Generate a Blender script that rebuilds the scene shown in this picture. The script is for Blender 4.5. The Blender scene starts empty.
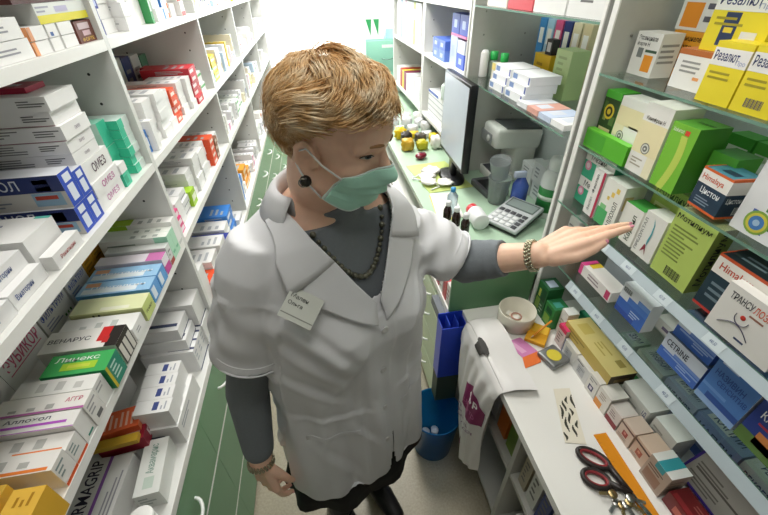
WIN = 5.0
LAMPS = [(.1, .5, 9.5), (.15, 2.3, 36), (.15, 4.4, 60)]
EXPO = -.12
import bpy, bmesh, math, random
from mathutils import Vector, Matrix
SC = bpy.context.scene
COL = SC.collection
rnd = random.Random(7)
PI = math.pi

def lin(c):
    return c / 12.92 if c <= .04045 else ((c + .055) / 1.055) ** 2.4
def hexlin(h):
    return tuple(lin(int(h[i:i + 2], 16) / 255) for i in (0, 2, 4)) + (1,)

MATS = {}
def mat(h, rough=.5, metal=0, var=.06, scale=40, bump=0, bscale=300, trans=0, ior=1.45, emit=0, alpha=1, coat=0, sss=0, aniso=None):
    """a procedural Principled material: colour varied by noise, optional bump"""
    key = (h, rough, metal, var, scale, bump, bscale, trans, ior, emit, alpha, coat, sss)
    if key in MATS:
        return MATS[key]
    m = bpy.data.materials.new('m_' + h)
    m.use_nodes = True
    nt = m.node_tree
    b = nt.nodes['Principled BSDF']
    c = hexlin(h)
    b.inputs['Base Color'].default_value = c
    b.inputs['Roughness'].default_value = rough
    b.inputs['Metallic'].default_value = metal
    b.inputs['IOR'].default_value = ior
    b.inputs['Transmission Weight'].default_value = trans
    b.inputs['Alpha'].default_value = alpha
    b.inputs['Coat Weight'].default_value = coat
    if sss:
        b.inputs['Subsurface Weight'].default_value = sss
        b.inputs['Subsurface Radius'].default_value = (1, .35, .2)
        b.inputs['Subsurface Scale'].default_value = .008
    if emit:
        b.inputs['Emission Color'].default_value = c
        b.inputs['Emission Strength'].default_value = emit
    if var or bump:
        tc = nt.nodes.new('ShaderNodeTexCoord')
    if var:
        n = nt.nodes.new('ShaderNodeTexNoise')
        n.inputs['Scale'].default_value = scale
        n.inputs['Detail'].default_value = 3
        mx = nt.nodes.new('ShaderNodeMix')
        mx.data_type = 'RGBA'
        mx.inputs['A'].default_value = tuple(min(1, x * (1 + var)) for x in c[:3]) + (1,)
        mx.inputs['B'].default_value = tuple(x * (1 - var) for x in c[:3]) + (1,)
        nt.links.new(tc.outputs['Object'], n.inputs['Vector'])
        nt.links.new(n.outputs['Fac'], mx.inputs['Factor'])
        nt.links.new(mx.outputs['Result'], b.inputs['Base Color'])
    if bump:
        n2 = nt.nodes.new('ShaderNodeTexNoise')
        n2.inputs['Scale'].default_value = bscale
        n2.inputs['Detail'].default_value = 4
        bp = nt.nodes.new('ShaderNodeBump')
        bp.inputs['Strength'].default_value = bump
        bp.inputs['Distance'].default_value = .002
        nt.links.new(tc.outputs['Object'], n2.inputs['Vector'])
        nt.links.new(n2.outputs['Fac'], bp.inputs['Height'])
        nt.links.new(bp.outputs['Normal'], b.inputs['Normal'])
    MATS[key] = m
    return m
def card(h):            # printed carton board
    return mat(h, .42, var=.04, scale=25)

LABELS = {}
def tag(o, label=None, cat=None, group=None, kind=None):
    if label:
        o['label'] = label
        LABELS.setdefault(label, []).append(o.name)
    if cat: o['category'] = cat
    if group: o['group'] = group
    if kind: o['kind'] = kind
    return o
def empty(name, loc, rz=0, label=None, cat=None, group=None, kind=None):
    o = bpy.data.objects.new(name, None)
    o.empty_display_size = .05
    COL.objects.link(o)
    o.location = loc
    o.rotation_euler = (0, 0, rz)
    return tag(o, label, cat, group, kind)
def link(name, me, parent=None, loc=None, rot=None):
    o = bpy.data.objects.new(name, me)
    COL.objects.link(o)
    if parent: o.parent = parent
    if loc: o.location = loc
    if rot: o.rotation_euler = rot
    return o

TXT = {}
def text_geo(s, bold):
    k = (s, bold)
    if k not in TXT:
        cu = bpy.data.curves.new('t', 'FONT')
        cu.body = s
        cu.resolution_u = 2
        cu.offset = bold
        o = bpy.data.objects.new('t', cu)
        me = o.to_mesh()
        v = [(p.co.x, p.co.y) for p in me.vertices]
        f = [tuple(p.vertices) for p in me.polygons]
        o.to_mesh_clear()
        bpy.data.objects.remove(o)
        bpy.data.curves.remove(cu)
        if v:
            x0 = min(a for a, _ in v); x1 = max(a for a, _ in v)
            y0 = min(b for _, b in v); y1 = max(b for _, b in v)
            v = [((a - x0) / max(1e-6, x1 - x0), (b - y0) / max(1e-6, y1 - y0)) for a, b in v]
        TXT[k] = (v, f)
    return TXT[k]

class MB:
    """collects shapes and links them as ONE mesh object"""
    def __init__(s):
        s.v = []; s.f = []; s.fm = []; s.mats = []; s.sm = []
    def mi(s, m):
        if m not in s.mats: s.mats.append(m)
        return s.mats.index(m)
    def add(s, vs, fs, m, smooth=False, M=None):
        b = len(s.v)
        s.v += [tuple(M @ Vector(p)) if M else tuple(p) for p in vs]
        i = s.mi(m)
        for f in fs:
            s.f.append(tuple(b + k for k in f)); s.fm.append(i); s.sm.append(smooth)
        return s
    def box(s, a, b, m, M=None):
        x0, y0, z0 = a; x1, y1, z1 = b
        vs = [(x0, y0, z0), (x1, y0, z0), (x1, y1, z0), (x0, y1, z0), (x0, y0, z1), (x1, y0, z1), (x1, y1, z1), (x0, y1, z1)]
        fs = [(0, 3, 2, 1), (4, 5, 6, 7), (0, 1, 5, 4), (1, 2, 6, 5), (2, 3, 7, 6), (3, 0, 4, 7)]
        return s.add(vs, fs, m, M=M)
    def rbox(s, a, b, m, r=.004, seg=2, M=None):
        bm = bmesh.new()
        bmesh.ops.create_cube(bm, size=1)
        for v in bm.verts:
            v.co = Vector([(a[i] + b[i]) / 2 + v.co[i] * (b[i] - a[i]) for i in range(3)])
        bmesh.ops.bevel(bm, geom=bm.edges[:], offset=r, segments=seg, affect='EDGES', profile=.5)
        s.addbm(bm, m, True, M)
        return s
    def addbm(s, bm, m, smooth=False, M=None):
        bm.verts.index_update()
        s.add([v.co[:] for v in bm.verts], [[v.index for v in f.verts] for f in bm.faces], m, smooth, M)
        bm.free()
        return s
    def lathe(s, prof, m, n=24, M=None, smooth=True):
        vs = []; fs = []
        for r, z in prof:
            for k in range(n):
                a = 2 * PI * k / n
                vs.append((r * math.cos(a), r * math.sin(a), z))
        for i in range(len(prof) - 1):
            for k in range(n):
                k2 = (k + 1) % n
                fs.append((i * n + k, i * n + k2, (i + 1) * n + k2, (i + 1) * n + k))
        if prof[0][0] > 1e-5: fs.append(tuple(reversed(range(n))))
        if prof[-1][0] > 1e-5: fs.append(tuple((len(prof) - 1) * n + k for k in range(n)))
        return s.add(vs, fs, m, smooth, M)
    def tube(s, pts, r, m, n=8, M=None, closed=False, flat=None):
        """tube along points; r a number or list; flat=(a,b) gives an elliptical section"""
        P = [Vector(p) for p in pts]
        N = len(P)
        vs = []; fs = []
        up = None
        for i, p in enumerate(P):
            if closed: t = P[(i + 1) % N] - P[i - 1]
            else: t = P[min(i + 1, N - 1)] - P[max(i - 1, 0)]
            t.normalize()
            if up is None:
                up = Vector((0, 0, 1)) if abs(t.z) < .9 else Vector((1, 0, 0))
            x = up.cross(t)
            if x.length < 1e-6: x = t.orthogonal()
            x.normalize(); y = t.cross(x); up = y
            rr = r[i] if isinstance(r, (list, tuple)) else r
            for k in range(n):
                a = 2 * PI * k / n
                ca, sa = math.cos(a), math.sin(a)
                if flat: ca *= flat[0]; sa *= flat[1]
                vs.append(p + x * (rr * ca) + y * (rr * sa))
        rng = N if closed else N - 1
        for i in range(rng):
            j = (i + 1) % N
            for k in range(n):
                k2 = (k + 1) % n
                fs.append((i * n + k, i * n + k2, j * n + k2, j * n + k))
        if not closed:
            fs.append(tuple(reversed(range(n)))); fs.append(tuple((N - 1) * n + k for k in range(n)))
        return s.add(vs, fs, m, True, M)
    def ball(s, c, r, m, M=None, seg=16):
        rx, ry, rz = r if isinstance(r, (tuple, list)) else (r, r, r)
        bm = bmesh.new()
        bmesh.ops.create_uvsphere(bm, u_segments=seg, v_segments=max(6, seg // 2), radius=1)
        for v in bm.verts:
            v.co = Vector((c[0] + v.co.x * rx, c[1] + v.co.y * ry, c[2] + v.co.z * rz))
        return s.addbm(bm, m, True, M)
    def prism(s, poly, z0, z1, m, M=None, smooth=False):
        n = len(poly)
        vs = [(x, y, z0) for x, y in poly] + [(x, y, z1) for x, y in poly]
        fs = [tuple(reversed(range(n))), tuple(range(n, 2 * n))] + [(i, (i + 1) % n, n + (i + 1) % n, n + i) for i in range(n)]
        return s.add(vs, fs, m, smooth, M)
    def plate(s, O, U, V, N, r, m, off=.0003):
        """a printed rectangle r=(u0,v0,u1,v1) on the face O,U,V,N"""
        O, U, V, N = map(Vector, (O, U, V, N))
        u0, v0, u1, v1 = r
        q = [O + U * a + V * b + N * off for a, b in ((u0, v0), (u1, v0), (u1, v1), (u0, v1))]
        return s.add(q, [(0, 1, 2, 3)], m)
    def text(s, st, O, U, V, N, r, m, rot=0, bold=.012, off=.0005):
        O, U, V, N = map(Vector, (O, U, V, N))
        u0, v0, u1, v1 = r
        O = O + U * u0 + V * v0 + N * off
        U = U * (u1 - u0); V = V * (v1 - v0)
        if rot == 90: O, U, V = O + U, V, -U
        elif rot == -90: O, U, V = O + V, -V, U
        elif rot == 180: O, U, V = O + U + V, -U, -V
        g, f = text_geo(st, bold)
        return s.add([O + U * a + V * b for a, b in g], f, m)
    def build(s, name, parent=None, loc=None, rot=None):
        me = bpy.data.meshes.new(name)
        me.from_pydata(s.v, [], s.f)
        for m in s.mats: me.materials.append(m)
        for p, i, sm in zip(me.polygons, s.fm, s.sm):
            p.material_index = i; p.use_smooth = sm
        me.update()
        return link(name, me, parent, loc, rot)

def faces(w, d, h):
    return {'f': ((-w / 2, -d / 2, 0), (w, 0, 0), (0, 0, h), (0, -1, 0)),
            'b': ((w / 2, d / 2, 0), (-w, 0, 0), (0, 0, h), (0, 1, 0)),
            'r': ((w / 2, -d / 2, 0), (0, d, 0), (0, 0, h), (1, 0, 0)),
            'l': ((-w / 2, d / 2, 0), (0, -d, 0), (0, 0, h), (-1, 0, 0)),
            't': ((-w / 2, -d / 2, h), (w, 0, 0), (0, d, 0), (0, 0, 1))}
MESHES = {}
def carton_mesh(w, d, h, base, fc, g, t, fine):
    """a folded carton: body, coloured panels, tuck-flap line, printed shapes and lettering"""
    b = MB()
    cm = {k: card(fc.get(k, base)) for k in 'fbrlt'}
    F = faces(w, d, h)
    x, y = w / 2, d / 2
    vs = [(-x, -y, 0), (x, -y, 0), (x, y, 0), (-x, y, 0), (-x, -y, h), (x, -y, h), (x, y, h), (-x, y, h)]
    for fi, k in (((0, 1, 5, 4), 'f'), ((2, 3, 7, 6), 'b'), ((1, 2, 6, 5), 'r'), ((3, 0, 4, 7), 'l'), ((4, 5, 6, 7), 't')):
        b.add([vs[i] for i in fi], [(0, 1, 2, 3)], cm[k])
    b.add([vs[i] for i in (0, 3, 2, 1)], [(0, 1, 2, 3)], card(base))
    for it in g:
        b.plate(*F[it[0]], it[1:5], card(it[5]), off=.0003 + (.0001 if len(it) > 6 else 0))
    r = random.Random(int(w * 1e4) + int(d * 1e4) * 7 + int(h * 1e4) * 13)
    for it in fine:          # lines of small print: (face,u0,v0,u1,v1,lines,colour)
        f, u0, v0, u1, v1, n, c = it
        for i in range(n):
            v = v1 - (i + .5) * (v1 - v0) / n
            uu = u0 + (u1 - u0) * r.uniform(.45, 1)
            b.plate(*F[f], (u0, v - (v1 - v0) / n * .22, uu, v + (v1 - v0) / n * .22), card(c), off=.0004)
    for it in t:
        b.text(it[1], *F[it[0]], it[2:6], card(it[6]), rot=it[7] if len(it) > 7 else 0, bold=it[8] if len(it) > 8 else .012)
    F0 = F['f']
    b.plate(*F0, (0.015, .0, .985, .0), card('b9b9b4'))
    return b
def carton(label, loc, size, rz=0, base='eeeeea', fc={}, g=(), t=(), fine=(), tilt=(0, 0), group=None, name='medicine_box', cat='medicine box'):
    b = carton_mesh(*size, base, fc, g, t, fine)
    o = b.build(name, None, loc, (tilt[0], tilt[1], rz))
    return tag(o, label, cat, group)
GL = 'medicine boxes on the left shelves'
GR = 'medicine boxes on the glass shelves'
def L(label, y, w, z, h, d, xf=-.454, yaw=0, **k):
    """left shelves: front end faces the aisle (+X); y = near edge, w = along the aisle"""
    k.setdefault('group', GL)
    return carton(label, (xf - d / 2, y + w / 2, z), (w, d, h), PI / 2 + yaw, **k)
def Rt(label, yfar, w, z, h, d, xf=.735, yaw=0, **k):
    """glass shelves: front faces the aisle (-X); yfar = far edge, w = along the aisle"""
    k.setdefault('group', GR)
    return carton(label, (xf + d / 2, yfar - w / 2, z), (w, d, h), -PI / 2 + yaw, **k)
# ------------------------------------------------------------------ setting
WHITE = mat('e4e5e2', .45, var=.02)
SHELFW = mat('dfe0dc', .38, var=.03, scale=12)
EDGE = mat('f0f0ec', .35, var=.02)
GREEN = mat('6d9a74', .4, var=.05, scale=8)
XL, XLB = -.444, -.82
ZS = [.79, 1.157, 1.403, 1.685, 1.965]
UP = [.15, 1.045, 1.915, 2.80, 3.69, 4.58]
def structure():
    fl = mat('a29a86', .35, var=.3, scale=120, bump=.05)
    nt = fl.node_tree
    b = MB(); b.box((-.9, -1.6, -.05), (1.6, 6.2, 0), fl)
    tag(b.build('floor'), kind='structure')
    b = MB(); b.box((-.9, -1.6, 2.75), (1.6, 6.2, 2.8), mat('f0f0ee', .8, var=.02)); tag(b.build('ceiling'), kind='structure')
    wm = mat('e6e8e4', .75, var=.02)
    b = MB(); b.box((-.88, -1.6, 0), (-.83, 6.2, 2.75), wm); tag(b.build('wall_left'), kind='structure')
    b = MB(); b.box((1.55, -1.6, 0), (1.6, 6.2, 2.75), wm); tag(b.build('wall_right'), kind='structure')
    b = MB(); b.box((-.83, -1.6, 0), (1.55, -1.55, 2.75), mat('a8a8a0', .8, var=.03)); tag(b.build('wall_near'), kind='structure')
    # far wall with a big bright window
    y = 6.0
    b = MB()
    b.box((-.83, y, 0), (-.62, y + .1, 2.75), wm); b.box((1.42, y, 0), (1.55, y + .1, 2.75), wm)
    b.box((-.62, y, 0), (1.42, y + .1, .55), wm); b.box((-.62, y, 2.6), (1.42, y + .1, 2.75), wm)
    tag(b.build('wall_far'), kind='structure')
    w = empty('window_1', (0, y, 0), kind='structure')
    b = MB(); fr = mat('f4f4f2', .4, var=.01)
    for x in (-.62, .05, .72, 1.37): b.box((x, .02, .55), (x + .05, .07, 2.6), fr)
    b.box((-.57, .02, .55), (1.37, .07, .6), fr); b.box((-.57, .02, 2.55), (1.37, .07, 2.6), fr)
    b.build('window_frame', w)
    b = MB(); b.box((-.57, .05, .6), (1.37, .056, 2.55), mat('f4f8ff', .2, var=.01, emit=WIN)); b.build('window_pane', w)
    # vertical blinds hanging in front of the window
    bl = empty('vertical_blind', (0, y - .09, 0), label='white vertical slat blind hanging across the bright far window', cat='blind')
    sm = mat('fbfbfa', .6, var=.01, trans=0)
    nt = sm.node_tree; pr = nt.nodes['Principled BSDF']; out = nt.nodes['Material Output']
    tr = nt.nodes.new('ShaderNodeBsdfTranslucent'); tr.inputs['Color'].default_value = (.97, .97, .95, 1)
    mx = nt.nodes.new('ShaderNodeMixShader'); mx.inputs[0].default_value = .7
    nt.links.new(pr.outputs[0], mx.inputs[1]); nt.links.new(tr.outputs[0], mx.inputs[2]); nt.links.new(mx.outputs[0], out.inputs[0])
    b = MB(); b.box((-.66, -.02, 2.56), (1.44, .02, 2.6), fr); b.build('head_rail', bl)
    x = -.64; i = 0
    while x < 1.4:
        b = MB(); a = .3
        c, s_ = math.cos(a) * .06, math.sin(a) * .06
        b.add([(x + .06 - c, -s_, .5), (x + .06 + c, s_, .5), (x + .06 + c, s_, 2.56), (x + .06 - c, -s_, 2.56)], [(0, 1, 2, 3)], sm)
        b.build('slat', bl); x += .115; i += 1
def bow(b, c, ax, L, out, m, r=.005):
    """a bow drawer handle centred at c, along ax, standing out along out"""
    c, ax, out = Vector(c), Vector(ax), Vector(out)
    pts = [c + ax * (L / 2 * math.cos(PI * k / 10)) + out * (.03 * math.sin(PI * k / 10)) for k in range(11)]
    return b.tube(pts, r, m, 6)
def left_units():
    names = ['nearest', 'second', 'third', 'fourth', 'fifth']
    hm = mat('eef0ec', .3, var=.02)
    for n in range(5):
        y0, y1 = UP[n], UP[n + 1]
        u = empty('shelf_unit', (XLB, y0, 0), label='%s bay of white open shelving along the left wall' % names[n], cat='shelving', group='white shelving bays on the left')
        # local: x from the wall out, y along the aisle
        D = XL - XLB; W = y1 - y0
        b = MB(); b.box((0, -.0088, .79), (D, .0088, 2.3), SHELFW)
        hole = mat('3a3a3a', .8, var=0)
        for z in [.85 + .064 * k for k in range(22)]:
            for x in (.07, D - .06):
                b.add([(x + .0035 * math.cos(a), -.0091, z + .0035 * math.sin(a)) for a in [PI / 3 * k for k in range(6)]], [tuple(range(6))], hole)
        b.build('side_panel', u)
        if n == 4:
            b = MB(); b.box((0, W - .009, .79), (D, W + .0088, 2.3), SHELFW); b.build('side_panel', u)
        b = MB(); b.box((0, .0092, .79), (.006, W - .0092, 2.3), SHELFW); b.build('back_panel', u)
        for z in ZS[1:] + [2.25]:
            b = MB(); b.box((.006, .0092, z - .02), (D - .001, W - .0092, z), SHELFW)
            b.box((D - .001, .0092, z - .0205), (D, W - .0092, z + .0003), EDGE)
            b.build('shelf', u)
        # drawer cabinet below
        c = empty('drawer_cabinet', (XLB, y0 + .11, 0), label='%s green-fronted drawer cabinet under the left shelving' % names[n], cat='drawers', group='green drawer cabinets on the left')
        b = MB(); b.box((.0, -.0088, .02), (D - .022, W - .0092, .765), SHELFW); b.build('carcass', c)
        b = MB(); b.box((0, -.0088, .766), (D, W - .0092, .7895), SHELFW); b.box((D, -.0088, .766), (D + .002, W - .0092, .7897), EDGE); b.build('top', c)
        for z0, z1 in ((.556, .752), (.278, .542), (.03, .264)):
            for h in (0, 1):
                a0, a1 = (-.007, W / 2 - .012) if h == 0 else (W / 2 - .0105, W - .012)
                b = MB(); b.box((D - .02, a0, z0), (D - .002, a1, z1), GREEN)
                b.box((D - .02, a0, z1), (D - .0025, a1, z1 + .0125), EDGE)
                dr = b.build('drawer', c)
                b = MB(); bow(b, (D - .003, (a0 + a1) / 2, z1 - .09), (0, 1, 0), .1, (1, 0, 0), hm); b.build('handle', dr)
structure()
left_units()
# ------------------------------------------------------------------ medicine boxes, left shelves
ZA, ZB, ZC, ZD = ZS[3], ZS[2], ZS[1], ZS[0]
W_ = 'ececea'
def fp(f='l', c='8f8f8c'): return [(f, .06, .15, .7, .9, 4, c)]
E_ = .0006
def stack(labels, y, w, z, hs, d, **k):
    for lb, h in zip(labels, hs):
        L(lb, y + rnd.uniform(-.003, .003), w, z, h - E_, d, **k); z += h
    return z
def left_near():
    def L(lb, y, w, z, h, d, xf=-.454, **k):
        if abs(z - ZC) < .01 and xf > -.47: xf += .011
        return globals()['L'](lb, y, w, z, h, d, xf=xf, **k)
    # ---- upper shelf
    z = ZA + E_
    L('white carton at left edge of upper left shelf, lower of two', .655, .14, z, .028, .16, base=W_, fine=fp() + [('f', .1, .3, .8, .7, 2, '9a9aa0')])
    L('white carton at left edge of upper left shelf, upper of two', .650, .14, z + .029, .028, .16, base=W_, fine=fp() + [('f', .1, .3, .8, .7, 2, '9a9aa0')])
    k = dict(base=W_, fine=fp('l', '77777a'))
    L('small white box with orange edge on upper left shelf, lower one', .80, .05, z, .02, .12, g=[('f', 0, 0, .2, 1, 'e9a06a'), ('l', .9, 0, 1, 1, 'e9a06a')], **k)
    L('small white box with orange edge on upper left shelf, upper one', .803, .05, z + .021, .02, .12, g=[('f', 0, 0, .2, 1, 'e0a078'), ('l', .9, 0, 1, 1, 'e9a06a')], **k)
    L('plain small white box beside orange-edged pair, lower one', .857, .033, z, .02, .12, **k)
    L('plain small white box beside orange-edged pair, upper one', .859, .033, z + .021, .02, .12, g=[('f', .2, .1, .5, .4, '3a60a0')], **k)
    L('white box beside brown box on upper left shelf, lower one', .898, .05, z, .02, .12, **k)
    L('white box beside brown box on upper left shelf, upper one', .899, .05, z + .021, .02, .12, **k)
    L('upright dark brown carton at far end of upper left shelf', .958, .072, z, .038, .12, base='6b3a30', g=[('f', .15, .62, .8, .9, 'c8b4b8'), ('f', .3, .32, .75, .55, 'c9a9ae')], t=[('f', 'ФОРТЕ', .15, .06, .85, .24, 'd8b040')])
    L('flat white carton with yellow lower band under maroon carton', .85, .18, z + .0415, .03, .17, base='dfe3de', g=[('f', 0, 0, 1, .42, 'e0d62e'), ('f', .35, .5, .6, .8, 'b8b4d0')], fine=[('f', .02, .5, .3, .9, 2, 'a5a8b5')])
    L('long maroon carton with yellow lettering on upper left shelf', .80, .22, z + .072, .048, .17, base='4a201c', g=[('f', .74, .0, .99, .9, 'b9a3bd')], t=[('f', 'бальзам', .2, .25, .6, .5, 'd2a92c'), ('f', 'forte', .3, .65, .5, .85, 'e8d8d0')])
    # ---- middle shelf
    z = ZB + E_
    hs = [.030, .030, .041, .024, .024, .027, .025, .025]
    zz = z
    for i, h in enumerate(hs):
        tx = [('f', 'ОМЕЗ', .3, .3, .8, .75, ['c87ab0', 'c060a0', '4a2040', 'c0a0b0'][i])] if i < 3 else ([('f', 'омез', .42, .35, .62, .6, 'a8a0a8')] if i < 6 else [])
        nm = ['lowest', 'second from bottom', 'third from bottom, boldest lettering', 'fourth from bottom', 'fifth from bottom', 'third from top', 'second from top', 'topmost'][i]
        L('white carton in tall stack on middle left shelf, ' + nm, .772 + rnd.uniform(-.004, .004), .115 - (i > 2) * .018, zz, h - E_, .19, base=W_, xf=-.456 - rnd.uniform(0, .01), t=tx, g=[('l', 0, 0, 1, .05, 'a06a78')] if i in (5, 6) else [], fine=fp('l', '8a8a88') + [('l', .75, .3, .98, .8, 3, '707070')])
        zz += h
    L('red and white flat box lying on top of tall white stack', .80, .06, zz, .009, .1, xf=-.50, base='c03050', g=[('t', .3, .2, .6, .8, 'e8d0d8')])
    bc = [('l', .55 + .018 * q, .25, .55 + .018 * q + (.010 if q % 3 else .014), .75, '4a5550') for q in range(14)]
    for i in range(5):
        L('teal box with barcode side, %s of five beside tall white stack' % ['lowest', 'second', 'middle', 'fourth', 'topmost'][i], .925 + rnd.uniform(-.002, .002), .042, z + i * .0272, .0266, .13, xf=-.478 - rnd.uniform(0, .006), base='8fd0b8', fc={'l': 'b4d8c8', 'f': '3fc09a'}, g=bc)
    for i in range(6):
        L('white and teal small box by shelf post, %s of pile' % ['lowest', 'second', 'third', 'fourth', 'fifth', 'topmost'][i], .972, .058, z + i * .0212, .0206, .12, xf=-.456 - rnd.uniform(0, .006), base='d8efe6', fc={'f': 'e6f4ee'}, g=[('f', 0, 0, .45, 1, '45c8a2'), ('l', .6, 0, 1, 1, '45c8a2')])
    L('teal box in front of barcoded teal pile, lower one', .892, .032, z, .03, .1, xf=-.4545, base='4fcaa6', fc={'t': '58d2ae'}, g=[('f', .1, .2, .6, .8, '38b08c')])
    L('white box lying on front teal box on middle left shelf', .892, .032, z + .0306, .022, .02, xf=-.4545, base='f0f0ee')
    k = dict(base='2a4fc0', fc={'l': 'c9c6c2', 't': 'd8dbe2'})
    def ort(lb, y, w, z, h):
        L(lb, y, w, z, h, .2, xf=-.4555, **k,
          g=[('l', 0, .52, 1, 1, '27356e'), ('f', .25, .12, .75, .6, 'dfe6f4'), ('f', .25, .68, .8, .92, 'e6ecf6'), ('l', .72, .1, .96, .5, '8fb0c8'), ('l', .74, .3, .92, .42, 'b04030', 1), ('l', .78, .55, .9, .9, '9ab8cc')],
          t=[('l', 'ОРТАНОЛ', .12, .62, .66, .92, 'd8dee8')], fine=[('l', .2, .1, .6, .42, 3, '7f8490')])
    ort('navy and white carton on middle left shelf, lower front one', .690, .038, z, .053)
    ort('navy and white carton on middle left shelf, upper front one', .694, .040, z + .0536, .062)
    ort('navy and white carton on middle left shelf, lower rear one', .7285, .038, z, .053)
    ort('navy and white carton on middle left shelf, upper rear one', .7345, .034, z + .0536, .05)
    L('white carton with teal and yellow swirl on middle left shelf', .575, .085, z, .058, .2, xf=-.475, base='eeeeec', g=[('t', .9, .0, 1, .12, '5cc0b4'), ('t', .3, .42, .55, .58, '5cc4bc'), ('t', .34, .46, .5, .54, 'e8c83c', 1)], t=[('t', 'формула', .62, .3, .74, .7, '8a8aa8', -90)])
    L('white carton with red lettering at edge of middle left shelf', .575, .085, z, .026, .02, xf=-.4485, base=W_, t=[('f', 'Ранитидин', .2, .35, .75, .7, 'c07070')])
    for i in range(2):
        for j, (y, w) in enumerate(((.48, .082), (.395, .08), (.30, .09))):
            L('white carton with small blue lettering, %s, %s layer, near edge of middle left shelf' % (['farthest', 'middle one', 'nearest'][j], ['lower', 'upper'][i]), y, w, z + i * .027, .0264, .16, xf=-.456 - i * .018 - rnd.uniform(0, .006), base='e9e9e8', t=[('f', 'Виаторин', .12, .3, .62, .75, '5a6a9a')], fine=[('t', .1, .2, .8, .7, 4, 'a8adb8')], g=[('t', .1, .8, .9, .9, 'e0a040')] if (i and j == 1) else [])
    # ---- low shelf, front row from the post towards the camera
    z = ZC + E_
    L('long lime and white carton standing by far post, low left shelf', 1.000, .034, z, .088, .21, base='f0f0ec', fc={'b': '5fa030'}, g=[('t', 0, .5, 1, 1, 'a8cf2c'), ('l', 0, 0, .45, 1, '9cc832'), ('f', .1, .1, .9, .2, 'd0d4d0')], fine=[('t', .1, .1, .9, .45, 3, 'b0b4b0')])
    for i in range(2):
        L('white carton with mint end, %s of pair on low left shelf' % ['nearer', 'farther'][i], .944 + i * .028, .0272, z, .075, .17, base='eef2ea', fc={'f': 'b4e2c6', 'l': 'e8ebe4'}, g=[('l', .8, 0, 1, 1, 'a4dcc0'), ('f', .2, .2, .8, .3, '7ac09a')], fine=[('l', .1, .6, .6, .85, 2, '9aa89a'), ('t', .2, .1, .8, .6, 3, 'b0b8b0')])
    L('slim pale grey carton between mint and pink boxes, low left shelf', .914, .028, z, .058, .15, base='d8dbd8', g=[('f', 0, 0, 1, .25, 'b04040')], fine=[('f', .2, .4, .8, .8, 2, '909090')])
    L('white carton with magenta end and stripe, low left shelf', .872, .038, z, .05, .16, base='ece6ee', g=[('f', 0, 0, 1, .5, 'c8489a'), ('l', .6, .2, 1, .8, 'd884bc'), ('t', 0, 0, 1, .25, 'd07ab4')], t=[('l', 'ФЛЕКСИД', .15, .3, .6, .7, '5a5a80')])
    for i in range(2):
        L('sky blue and white carton with clouds, %s of pair, low left shelf' % ['nearer', 'farther'][i], .762 + i * .053, .050, z, .044, .16, xf=-.452, base='5f9fdc', fc={'t': '9cc8ea'}, g=[('t', .1, .2, .45, .95, 'e6f0f6'), ('l', .0, .45, .9, .75, 'e4eef6'), ('f', .1, .15, .5, .85, 'e0ecf8'), ('t', .6, .75, .9, .95, 'e8b08a')], t=[('l', 'ПЕНТАЛГИН', .2, .15, .8, .55, '2f6cb8'), ('t', 'Пенталгин', .42, .1, .6, .85, 'f4f8fc', -90)])
    L('cream and lime carton with black lettering, low left shelf', .700, .052, z, .042, .15, xf=-.449, base='d9dfa2', fc={'t': 'e3e8b8', 'f': 'c9d684'}, g=[('t', .1, .2, .3, .6, 'eef0d8')], t=[('l', 'Мотилиум', .3, .2, .95, .85, '23231f'), ('f', 'Мотилиум', .15, .35, .8, .6, '4a5028')])
    L('plain white carton between lime and red-black boxes, low left shelf', .640, .054, z, .035, .15, xf=-.452, base='efefec', fine=[('t', .2, .2, .8, .8, 3, 'c4c8c4'), ('f', .2, .3, .8, .7, 2, 'b0b0b0')])
    L('white carton with red curve and black striped end, low left shelf', .577, .056, z, .058, .14, xf=-.452, base='e9e7e2', fc={'f': '2b2624'}, g=[('f', .06, .05, .30, .8, 'd8d4cc'), ('f', .38, .05, .62, .8, 'd8d4cc'), ('f', .70, .05, .94, .8, 'd8d4cc'), ('t', 0, 0, 1, .16, '2b2624'), ('t', .3, .16, 1, .3, 'cc2c2c'), ('t', .2, .14, .5, .22, 'c03030', 1)], t=[('t', 'ВЕНАРУС', .42, .4, .62, .95, '3a3a44', -90)])
    L('green gradient carton with teal end, low left shelf', .520, .050, z, .055, .11, xf=-.450, base='2f9a60', fc={'f': '1d8a72', 't': '46b060'}, g=[('t', .2, .2, .55, .75, 'a8d23c'), ('t', .3, .3, .45, .65, 'c8d850', 1), ('f', 0, 0, .14, 1, 'c8b828')], t=[('t', 'Линекс', .62, .2, .85, .9, 'e6f2e6', -90)], fine=[('f', .25, .2, .85, .9, 4, 'bfe0d4')])
    L('plain white carton right after green one, low left shelf', .482, .033, z, .054, .13, xf=-.456, base='eaeae6', fine=[('t', .2, .1, .8, .8, 3, 'c8c8c4'), ('f', .1, .6, .9, .9, 2, 'b0b0b0')])
    L('white carton with small red lettering, low left shelf', .4435, .035, z, .056, .14, xf=-.454, base='ebe9e4', g=[('f', .3, .12, .8, .3, '707070'), ('t', 0, 0, .12, 1, 'b86aa8')], t=[('t', 'АГГР', .45, .06, .7, .25, 'c04a6a', -90)], fine=[('t', .2, .3, .5, .9, 3, 'b0b0ac'), ('f', .1, .45, .9, .9, 3, 'a8a8a8')])
    L('white carton with purple stripe, low left shelf', .4115, .031, z, .055, .14, xf=-.456, base='ecebe8', g=[('t', .3, .1, .45, .95, 'b45ac4'), ('t', 0, 0, .06, 1, 'c080c8'), ('f', .3, .12, .8, .2, '2f8a78')], t=[('t', 'Аллохол', .6, .3, .85, .8, '5a5a6a', -90)])
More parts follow.
